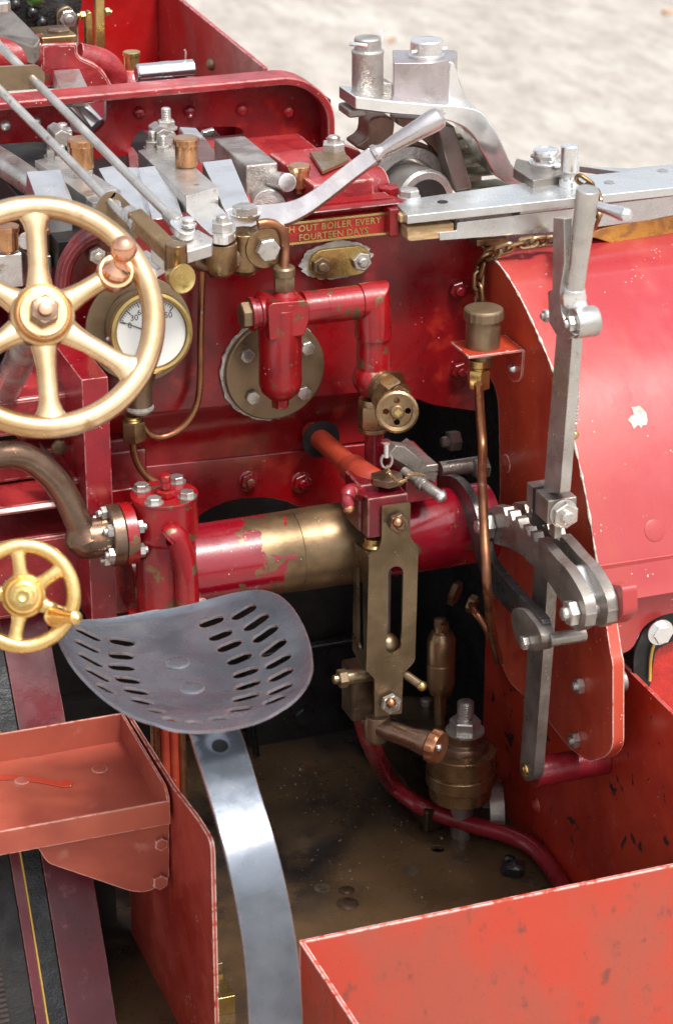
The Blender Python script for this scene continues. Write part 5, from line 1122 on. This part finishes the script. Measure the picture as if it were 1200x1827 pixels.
def frame_plate():
    yy = .42
    o = YP([(-60, 185), (530, 132), (590, 178), (592, 420), (437, 420), (437, 226), (232, 226), (232, 345), (172, 345), (125, 262), (80, 252), (-60, 262)], yy)
    k = px(o[0]); h = rnd(YP([(118, 178), (190, 172), (190, 222), (160, 246), (128, 235)], yy), [.0, .01, .03, .03, .01])
    f = put('spectacle_plate', plate_mesh(rnd(o, [0, .075, .0, 0, 0, .02, .045, 0, 0, .03, .03, 0], 8), [h], .014, YA), red, None, 'crimson cross plate with flanged top edge and round rivets', .002)
    e = rnd(YP([(-60, 183), (532, 130), (591, 178), (591, 262)], yy-.015), [0, .075, .075, 0], 10)
    m = M(); rings = []
    for i, p in enumerate(e):
        t = (e[min(i+1, len(e)-1)]-e[max(i-1, 0)]).normalized(); n = t.cross(YA); n = -n if n.z < 0 and n.x < 0 else n
        if n.z < -.5: n = -n
        w_ = .013; rings.append([p-YA*.02, p-YA*.02-n*w_, p+YA*.035-n*w_, p+YA*.035])
    m.skin(rings); put('top_flange', m, redcast, f, None, .004, 3)
    for q in ((248, 200), (338, 198), (431, 195), (514, 198)): bolt(f, Y(*q, yy), nY, 12, 1.1, 'rivet', redchip)
    for q in ((10, 224), (64, 217)): bolt(f, Y(*q, yy), nY, 10, 1.1, 'rivet', steeld)
    # dark red sheet added for the shaded void behind the openings
    m = M(); m.box((-1.2, .60, -.2), (Y(437, 200, .60).x, .62, Y(300, 222, .60).z)); put('dark_void_sheet', m, maroon, None, None, 0)
    m = M(); m.box((Y(108, 400, 0).x, .025, Y(300, 420, 0).z-.05), (Y(445, 400, 0).x, .58, Y(300, 420, 0).z)); put('motion_tray', m, dark, None, None, .002)  # tray coloured near-black for the deep shade between the motion parts
    a, b = Y(-30, 262, .40), Y(118, 388, .10); put('round_bar', M().tube([Y(-40, 262, .5), Y(20, 300, .33), Y(95, 352, .16)], 24*k, 24), steeld, None, 'thick round steel bar under the frame at far left', 0)
frame_plate()
def motion():
    z1 = Y(300, 300, .16).z
    def slab(pts, z, t, mt, name, label=None, par=None, bv=.0015): return put(name, M().prism(ZP(pts, z), (0, 0, -t)), mt, par, label, bv)
    def tilt(pts, y0, y1, t, mt, name, label=None, par=None):
        """slanting plate: first two pixels lie on the far plane y0, the last two on the near plane y1"""
        a, b = Y(*pts[0], y0), Y(*pts[1], y0); c, d = Y(*pts[2], y1), Y(*pts[3], y1); n = (b-a).cross(c-b).normalized(); n = n if n.z > 0 else -n
        return put(name, M().prism([a, b, c, d], -n*t), mt, par, label, .0012)
    g = slab([(62, 286), (112, 274), (210, 336), (155, 352)], z1, .05, steeld, 'guide_block', 'left steel guide block under a copper lubricator')
    g2 = slab([(246, 268), (300, 256), (390, 334), (332, 350)], z1, .055, steeld, 'guide_block', 'right steel guide block under a copper lubricator')
    bl = slab([(150, 352), (206, 332), (216, 340), (216, 350), (166, 362)], z1-.003, .06, cast, 'worn_block', None, g)
    tilt([(48, 306), (108, 302), (132, 362), (70, 366)], .16, .06, .05, steel, 'slide_bar', 'curved bright steel slide bar nearest the left edge')
    tilt([(176, 300), (216, 293), (268, 388), (226, 392)], .18, .0, .03, steel, 'slide_bar', 'bright slide bar between the two copper cups')
    tilt([(246, 299), (297, 293), (326, 384), (272, 392)], .18, .0, .03, steel, 'slide_bar', 'bright slide bar left of the right copper cup')
    tilt([(361, 289), (413, 283), (446, 362), (402, 376)], .18, .0, .03, steel, 'slide_bar', 'bright slide bar right of the right copper cup')
    tilt([(320, 226), (350, 228), (404, 292), (366, 300)], .46, .27, .03, steel, 'slide_bar', 'slide bar running back through the cross plate opening')
    tilt([(228, 262), (238, 262), (262, 300), (232, 310)], .46, .27, .03, steel, 'slide_bar', 'sliver of slide bar beside the opening corner')
    tilt([(222, 298), (246, 298), (300, 392), (262, 392)], .20, .045, .02, steel, 'slide_bar', 'lower slide bar in the gap')
    b = M(); b.by(440, 372, 496, 290, .12, .16); t = put('crosshead_block', b, cast, None, 'grey machined steel block at the end of the guides', .003)
    b = M(); b.by(440, 378, 545, 352, .11, .14); put('block_foot', b, steeld, t, None, .004)
    put('round_stub', M().cyl(Y(490, 322, .12), Y(513, 326, .05), 17*px(Y(490, 322, .1))), steel, t, None, .002)
    put('round_stub', M().cyl(Y(460, 352, .20), Y(480, 368, .06), 30*px(Y(490, 322, .1))), cast, t, None, .002)
    cup(147, 300, .16, 22, 50, copper, 'oil_cup', 'left copper oil cup with a red knurled lid')
    cup(333, 296, .16, 21, 48, copper, 'oil_cup', 'right copper oil cup with a greenish knurled lid')
    cup(534, 334, .08, 18, 38, copper, 'oil_cup', 'small copper oil cup beside the round stub')
    cup(16, 446, .06, 19, 42, copper, 'oil_cup', 'small copper oil cup behind the brass wheel, at the edge'); cup(76, 452, .06, 14, 42, copper, 'oil_cup', 'narrow copper oil cup behind the wheel spoke')
    put('hexagon_seat', vhex(333, .16, 20, 312, 296, .2), steeld, g2, None, .0006); put('hexagon_seat', vhex(150, .16, 19, 318, 300, .2), steeld, g, None, .0006)
    m = M(); m.by(-30, 520, 40, 452, .05, .1); bb = put('lower_block', m, steeld, None, 'steel block under the copper cups behind the handwheel', .002)
    m = M(); m.by(56, 525, 92, 456, .05, .1); put('lower_block', m, steeld, bb, None, .002); put('round_stub', M().cyl(Y(48, 430, .12), Y(48, 430, .07), 16*px(Y(48, 430, .1))), steeld, bb, None, .001)
    for (x, y_, r, d) in ((112, 246, 19, .30), (96, 278, 14, .28), (110, 290, 14, .26)): bolt(g, Y(x, y_, d), ZA, r, 1.1, 'tall' if r < 15 else 'nut', steeld, 'stud_nut', .4)
    m = M(); m.prism(YP([(98, 290), (98, 240), (110, 232), (130, 240), (135, 290), (122, 290), (120, 262), (108, 258), (108, 290)], .27), (0, .05, 0)); put('stud_bridge', m, cast, g, None, .002)
    for (x, y_, r, d) in ((297, 228, 16, .30), (272, 262, 13, .28), (291, 270, 13, .26)): bolt(g2, Y(x, y_, d), ZA, r, 1.1, 'tall', steeld, 'stud_nut', .4)
    m = M(); m.prism(YP([(280, 290), (280, 238), (292, 230), (312, 236), (320, 250), (320, 296), (308, 296), (306, 262), (292, 252), (290, 290)], .27), (0, .05, 0)); put('stud_bridge', m, cast, g2, None, .002)
    bolt(g2, Y(372, 246, .5), nY, 20, .8, 'bolt', steeld)
    # firebox top and red castings on the right
    zt = Y(600, 372, .0).z
    m = M(); a = Z(190, 400, zt); b = Y(700, 366, 0); m.box((Y(440, 400, 0).x, .02, zt-.10), (b.x, .45, zt-.004)); f = put('firebox_top', m, redcast, None, 'lumpy red firebox top casting with worn white edges', .004)
    m = M(); c = Y(640, 330, .06); m.tube([Y(560, 352, .10), Y(625, 340, .11), Y(672, 338, .12)], [.026, .038, .036], 28); put('swelling', m, redcast, f, None, 0)
    m = M(); m.prism(ZP([(480, 272), (600, 258), (668, 318), (560, 330)], zt+.03), (0, 0, -.05)); put('raised_pad', m, redcast, f, None, .004)
    m = M(); m.prism(YP([(588, 420), (588, 250), (640, 268), (712, 350), (712, 420)], .30), (0, .02, 0)); put('red_web', m, redcast, f, None, .002)
    m = M(); m.prism(ZP([(552, 270), (615, 268), (622, 285), (575, 305)], zt+.038), (0, 0, -.006)); put('brass_shim', m, bronze, f, None, .001)
    bolt(f, Y(595, 272, .17), ZA, 22, 1.1, 'nut', steeld, rot=.2); bolt(f, Y(692, 350, .05), ZA, 20, 1.2, 'bolt', redchip, rot=.3)
    m = M(); m.by(694, 424, 713, 372, -.035, .05); put('right_jaw', m, red, f, None, .003)
motion()
def behind():
    # red box beyond
    a = Y(283, 60, 1.05); xr = a.x; zt = Y(300, -60, 1.05).z
    lo = Y(283, 135, 1.05).z-.3
    m = M(); m.box((Y(140, 60, 1.05).x, 1.05, lo), (xr, 1.07, zt)); bx = put('red_side_box', m, redback, None, 'bright red box plates beyond the frame, upper left', .002)
    # right plate with the sloping top edge
    P1 = X(322, 0, xr); P2 = X(470, 121, xr); e = P2+(P2-P1)*.0; s = P1+(P1-P2)*.6
    m = plate_mesh([V((xr, 1.07, lo)), V((xr, 1.07, s.z)), s, e, V((xr, e.y, lo))], [], .008, XA); put('sloping_side', m, redback2, bx, None, .002)
    bolt(bx, X(378, 115, xr), nX, 11, 1, 'rivet', bronzed)
    # black cylinder casting with bolts and bright oil cup
    m = M(); m.prism(spline(YP([(-40, -40), (135, -40), (136, 70), (120, 90), (60, 80), (-40, 60)], .78), 5, True), (0, .1, 0)); bc = put('cylinder_casting', m, blkcast, None, 'black lumpy cylinder casting with nuts, top left', .01)
    for q in ((28, 8), (75, 40), (58, 22), (65, 0)): put('round_boss', M().sph(Y(*q, .775), 11*px(Y(*q, .775)), 16), blk, bc, None, 0)
    bolt(bc, Y(121, 32, .76), nY, 17, .8, 'nut', steeld); m = M(); m.prism(rnd(YP([(105, 70), (100, 20), (125, 8), (138, 30), (140, 75)], .77), .012), (0, .02, 0)); put('bronze_lug', m, bronzed, bc, None, .003)
    put('green_cup', M().sph(Y(62, -6, .72), 18*px(Y(62, -6, .72)), 20, (1, 1, 1)), green, bc, None, 0)
    bolt(bc, Y(6, 20, .6), ZA, 14, 1.6, 'bolt', steel)
    a = Y(30, 40, .6); m = M(); m.prism([Y(-40, 15, .75), Y(0, -5, .75), Y(72, 68, .55), Y(62, 85, .55), Y(-10, 60, .6)], (0, .0, -.03)); put('dark_slide', m, steelk, bc, None, .003)
    # brass lever on the red plate
    m = M(); m.prism(rnd(YP([(170, -30), (186, -30), (188, 86), (172, 84)], .70), .004), (0, .012, 0)); l = put('brass_regulator_rod', m, brass, None, 'upright brass lever in front of the red box', .001)
    m = M(); m.prism(rnd(YP([(153, 25), (165, 20), (168, 90), (172, 110), (140, 95), (156, 78)], .71), .006), (0, .02, 0)); put('brass_arm', m, brass, l, None, .002)
    bolt(l, Y(152, 27, .70), nX, 8, 1.5, 'nut', brass); bolt(l, Y(188, 22, .70), XA, 8, 1.2, 'nut', brass)
    # red bearing with hexagon bolt
    y2 = .56; m = M(); m.prism(rnd(YP([(74, 160), (72, 78), (140, 76), (140, 100), (182, 118), (206, 160)], y2), [0, .01, .01, .01, .04, 0]), (0, .10, 0)); be = put('crank_bearing', m, redcast, None, 'dusty red crankshaft bearing cap with a big hexagon bolt', .006)
    m = M(); m.by(74, 82, 138, 62, y2+.005, .08); put('brass_step', m, bronze, be, None, .003); bolt(be, Y(105, 68, y2+.04), ZA, 22, 1.0, 'bolt', brown, rot=.3)
    m = M(); m.tube(spline(YP([(-30, 98), (30, 100), (80, 92)], y2+.03), 5), .030, 20); put('bearing_arm', m, redcast, be, None, 0)
    m = M(); m.tube(spline(YP([(140, 100), (180, 110), (202, 130), (208, 160)], y2+.03), 5), .022, 20); put('bearing_arm', m, redcast, be, None, 0)
    m = M(); a, b = Y(95, 125, y2-.01), Y(142, 122, y2-.01); c, d = Y(160, 160, y2-.12), Y(108, 162, y2-.12); m.prism([a, b, c, d], (0, .01, -.03)); k_ = put('steel_key', m, steeld, be, None, .002)
    m = M(); m.by(124, 188, 171, 172, .39, .05); put('key_end', m, steeld, k_, None, .002)
    put('cross_shaft', M().tube([Y(135, 185, .47), Y(172, 225, .44)], 17*px(a), 20), steel, k_, None, 0)
    # copper cup and chrome cylinder behind the flange
    cup(236, 124, .60, 14, 30, brass, 'oil_cup', 'far brass oil cup beside the chrome cylinder')
    m = M(); m.lathe([(34*px(a), -.03), (34*px(a), 0), (24*px(a), .014), (18*px(a), .018)], Y(234, 142, .60), ZA, 28); put('cup_boss', m, redcast, None, None, .002)
    p, q = Y(246, 131, .50), Y(346, 121, .50); q.z = p.z; k = px(p); L = (q-p).length
    m = M().lathe([(14*k, -.003), (17*k, .0), (17*k, L*.40), (17.6*k, L*.405), (17.6*k, L*.58), (17*k, L*.585), (17*k, L-.002), (14*k, L)], p, XA, 32); c = put('chrome_lamp_case', m, mirror, None, 'small polished steel cylinder lying on the cross plate', .0006)
    put('wire_pin', M().tube([p+XA*(L*.85)+ZA*.012, p+XA*(L*.86)+ZA*.028, p+XA*(L*.84)+ZA*.032], .0016, 8), steel, c, None, 0)
    # polished purple-red barrel glimpse, left
redback = mat('clean_signal_red_paint', (.40, .008, .008), 0, .35, .4, (.30, .006, .006), (6, .4, .65), speck=.02, bump=.06)
redback2 = mat('shaded_side_red_paint', (.33, .012, .012), 0, .4, .3, (.24, .008, .01), (6, .4, .65), (.36, .05, .04), (20, .6, .75), speck=.06, bump=.06, edge=((.6, .4, .38), .004, 0))  # darker copy of the red: shade of the side face put into colour
blkcast = mat('black_enamelled_casting', (.010, .012, .012), 0, .25, .6, (.02, .022, .022), (14, .4, .6), bump=1, bscale=40)
behind()
# ================================================================ steel coupling work at the upper right
def coupling():
    yy = .20
    c1 = put('king_pin', vlathe(655, yy, [(27, 195), (28, 188), (28, 97), (29, 95), (29, 90), (24, 88), (24, 69), (22, 66)]), cast, None, 'tall round steel pin post with split pin and cap', .001)
    a = Y(655, 80, yy); k = px(a); put('split_pin', M().tube([Y(624, 78, yy-.02), Y(640, 80, yy-.03), Y(655, 82, yy-.035)], 4*k, 10), steel, c1, None, 0); put('split_pin_end', M().tube([a+XA*.02-YA*.005, a+XA*.024+ZA*.012, a+XA*.028+ZA*.02], 1.4*k, 8), steel, c1, None, 0)
    put('pin_foot', M().by(622, 212, 655, 193, yy-.02, .05), steelk, c1, None, .004)
    m = M(); B0 = V((Y(701, 190, yy).x, yy+.0, 0)); kk = px(Y(701, 190, yy)); fh = V((FW.x, FW.y, 0)).normalized(); o = rnd([B0, B0+RT*68*kk, B0+RT*116*kk+fh*.035, B0+RT*116*kk+fh*.085, B0+fh*.085], [.002, .012, .02, .01, .002])
    z0, z1 = Y(730, 195, yy+.0).z, Y(730, 110, yy+.0).z; m.skin([[V((p.x, p.y, z0)) for p in o], [V((p.x, p.y, z1)) for p in o]]); bl = put('coupling_block', m, castl, None, 'square grey steel block with rounded edge and round cap', .003)
    top = Z(760, 100, z1); put('block_cap', M().lathe([(33*k, 0), (33*k, .004), (30*k, .005), (30*k, .024), (28*k, .026), (22*k, .027), (.001, .027)], top, ZA, 36), steel, bl, None, .0006)
    put('split_pin', M().tube([top+V((-.030, -.012, .012)), top+V((.028, -.012, .014))], 3*k, 8), steel, bl, None, 0)
    m = M(); m.prism(YP([(664, 160), (668, 143), (702, 148), (702, 172), (664, 168)], yy), (0, .04, 0)); put('web', m, cast, bl, None, .005)
    # swooping arm
    up_ = spline(YP([(634, 172), (700, 180), (770, 186), (825, 190), (862, 202), (888, 240), (912, 290), (945, 326)], yy-.04), 5)
    dn = spline(YP([(915, 332), (886, 315), (862, 275), (840, 240), (815, 222), (770, 210), (700, 204), (634, 196)], yy-.04), 5)
    # top edge is drawn lower than the surface behind it
    m = M(); m.prism(rnd(up_, 0)+dn, (0, .075, 0)); ar = put('swooping_arm', m, steel, None, 'bright steel arm sweeping down to the coupling bars', .003)
    m = M(); m.prism(spline(YP([(801, 118), (812, 116), (822, 150), (840, 182), (850, 196), (832, 204), (803, 198)], yy-.01), 3, True), (0, .03, 0)); put('arm_rib', m, steel, ar, None, .003)
    # supports below
    m = M(); m.prism(spline(YP([(634, 262), (655, 245), (662, 212), (702, 212), (700, 250), (690, 275), (660, 272)], yy+.01), 3, True), (0, .05, 0)); put('curved_foot', m, browncast, ar, None, .004)
    m = M(); m.prism(YP([(782, 222), (810, 225), (822, 262), (842, 336), (812, 342), (795, 285), (782, 235)], yy-.0), (0, .05, 0)); put('slant_leg', m, steelk, ar, None, .003)
    m = M(); m.prism(YP([(705, 210), (784, 215), (790, 262), (800, 300), (770, 262), (740, 238), (708, 222)], yy+.03), (0, .03, 0)); put('brown_web', m, browncast, ar, None, .003)
    # turned hub behind
    c = Y(728, 345, yy+.03); k = px(c); ax = V((.12, -1, .05)).normalized()
    h = put('hub_ring', M().lathec([(62*k, 0), (84*k, 0), (84*k, -.05), (62*k, -.05)], c, ax, 72), cast, None, 'grey turned steel hub ring behind the regulator grip', .0015)
    put('outer_ring', M().lathec([(84*k, -.01), (92*k, -.01), (92*k, -.05), (84*k, -.05)], c, ax, 72), browncast, h, None, .0015)
    put('inner_drum', M().lathe([(52*k, .06), (56*k, .055), (56*k, -.04)], c, ax, 64, True), steeld, h, None, .001)
    put('bore', M().lathe([(40*k, .061), (40*k, .062)], c, ax, 40), dark, h, None, 0)
    for i in range(5):
        m = M(); x0 = 812+i*6; y0 = 232+i*24; m.by(x0, y0+15, x0+46+i*9, y0, yy+.05-.008*i, .04); put('gear_tooth', m, moss, h, None, .004)
    put('tooth_root', M().by(812, 345, 862, 236, yy+.085, .03), steelk, h, None, .003)
coupling_done = None
castl = mat('warm_grey_machined_steel', (.56, .51, .51), .9, .36, 0, (.46, .40, .40), (16, .4, .66), (.36, .28, .24), (50, .64, .76), bump=.15)
browncast = mat('brown_stained_steel', (.30, .17, .13), .7, .45, 0, (.18, .11, .08), (16, .4, .6), bump=.4)
coupling()
def bars():
    zb = Y(725, 384, -.06).z
    m = M(); m.prism(ZP([(706, 364), (726, 385), (1260, 328), (1260, 290), (960, 322), (708, 358)], zb), (0, 0, -.013)); b = put('coupling_bar', m, steelbar, None, 'long flat bright steel bar running off to the right', .001)
    bolt(b, Z(729, 356, zb), ZA, 19, 1.3, 'bolt', steeld, rot=.3); put('washer', M().lathe([(21*px(Z(729, 356, zb)), 0), (21*px(Z(729, 356, zb)), .006)], Z(729, 356, zb), ZA, 24), steel, b, None, .0005)
    for q in ((789, 360), (1086, 325), (1181, 304)): p = Z(*q, zb+.0004); put('bar_hole', M().lathe([(10*px(p), 0), (9*px(p), .0005)], p, ZA, 18), dark if q[0] < 1000 else steeld, b, None, 0)
    # second bar, deeper
    z2 = zb-.024; f = Z(815, 400, z2); g = Z(1260, 340, z2); d = (g-f).normalized(); sd = V((-d.y, d.x, 0))
    z3 = Z(782, 418, z2-.018)
    pf = lambda x_, y_: P(x_, y_, f, sd)
    m = M(); m.prism([pf(784, 430), pf(782, 415), pf(814, 411), pf(815, 397), pf(1260, 342), pf(1260, 380), pf(1010, 413)], sd*.06); b2 = put('lower_bar', m, steelbar, None, 'second steel bar under the first, notched at its end', .0015)
    f3 = f+sd*-.002; m = M(); m.prism([P(927, 383, f3, sd), P(930, 368, f3, sd), P(1060, 352, f3, sd), P(1060, 366, f3, sd)], sd*.03); put('packing_strip', m, steelbar, b2, None, .001)
    m = M(); m.prism(YP([(713, 398), (713, 384), (762, 382), (763, 398)], -.045), (0, .05, 0)); w1 = put('wooden_packing', m, wood, None, 'pale worn wood packing under the bar ends', .002)
    m = M(); m.prism(YP([(727, 430), (725, 406), (810, 398), (808, 424), (735, 431)], -.055), (0, .06, 0)); put('wooden_packing', m, wood, w1, None, .002)
    m = M(); m.prism(YP([(850, 440), (850, 428), (905, 424), (905, 436)], -.03), (0, .05, 0)); put('brown_strip', m, bronze, w1, None, .001)
    m = M(); m.prism(spline([pf(1030, 425), pf(1060, 412), pf(1110, 400), pf(1260, 375), pf(1260, 425), pf(1160, 436), pf(1100, 436), pf(1060, 425)], 3, True), sd*.08); put('ochre_plate', m, ochre, b2, None, .002)
    # round capped pin and T pin on the bar
    zq = zb+.004; k = px(Z(1000, 320, zb))
    m = M(); m.prism(ZP([(920, 282), (990, 298), (1010, 300), (1010, 312), (950, 322), (915, 300)], zb+.012), (0, 0, -.016)); e = put('pin_plate', m, steelk, None, 'dark steel plate with a round capped pin', .002)
    q = Z(973, 292, zb+.012); put('pin_washer', M().cyl(q, q+ZA*.004, 31*k), steel, e, None, .0006); put('round_cap', M().lathe([(24*k, 0), (24*k, .020), (22*k, .0235), (15*k, .024), (14*k, .023), (.001, .023)], q, ZA, 36), steel, e, None, .0004)
    put('spring_ring', M().lathec([(26*k, .010), (28.5*k, .010), (28.5*k, .013), (26*k, .013)], q, V((.05, .12, 1)), 36), steeld, e, None, 0)
    p = Z(1013, 332, zb); t = put('drop_pin', M().lathe([(17*k, 0), (17*k, .010), (10*k, .011), (10*k, .022), (15.5*k, .024), (15.5*k, .062), (14*k, .064)], p, ZA, 32), steel, None, 'upright drop pin with shouldered head beside the grip', .0006)
    put('wire_ring', M().lathec([(15*k, .013), (18*k, .013), (18*k, .017), (15*k, .017)], p, V((.1, .25, 1)), 32), steeld, t, None, 0)
    put('cross_pin', M().tube([q+V((.0, -.03, .004)), q+V((.02, -.034, .006)), p+ZA*.036], 5*k, 12), steel, t, None, 0)
    m = M(); m.prism(ZP([(1032, 296), (1120, 308), (1260, 290), (1260, 286), (1120, 300)], zb-.006), (0, 0, -.01)); put('rear_bar', m, steelbar, b, None, .001)
steelbar = mat('pale_planished_steel', (.66, .68, .68), .8, .30, 0, (.55, .56, .54), (10, .42, .68), (.42, .38, .32), (50, .66, .76), bump=.02)
bars()
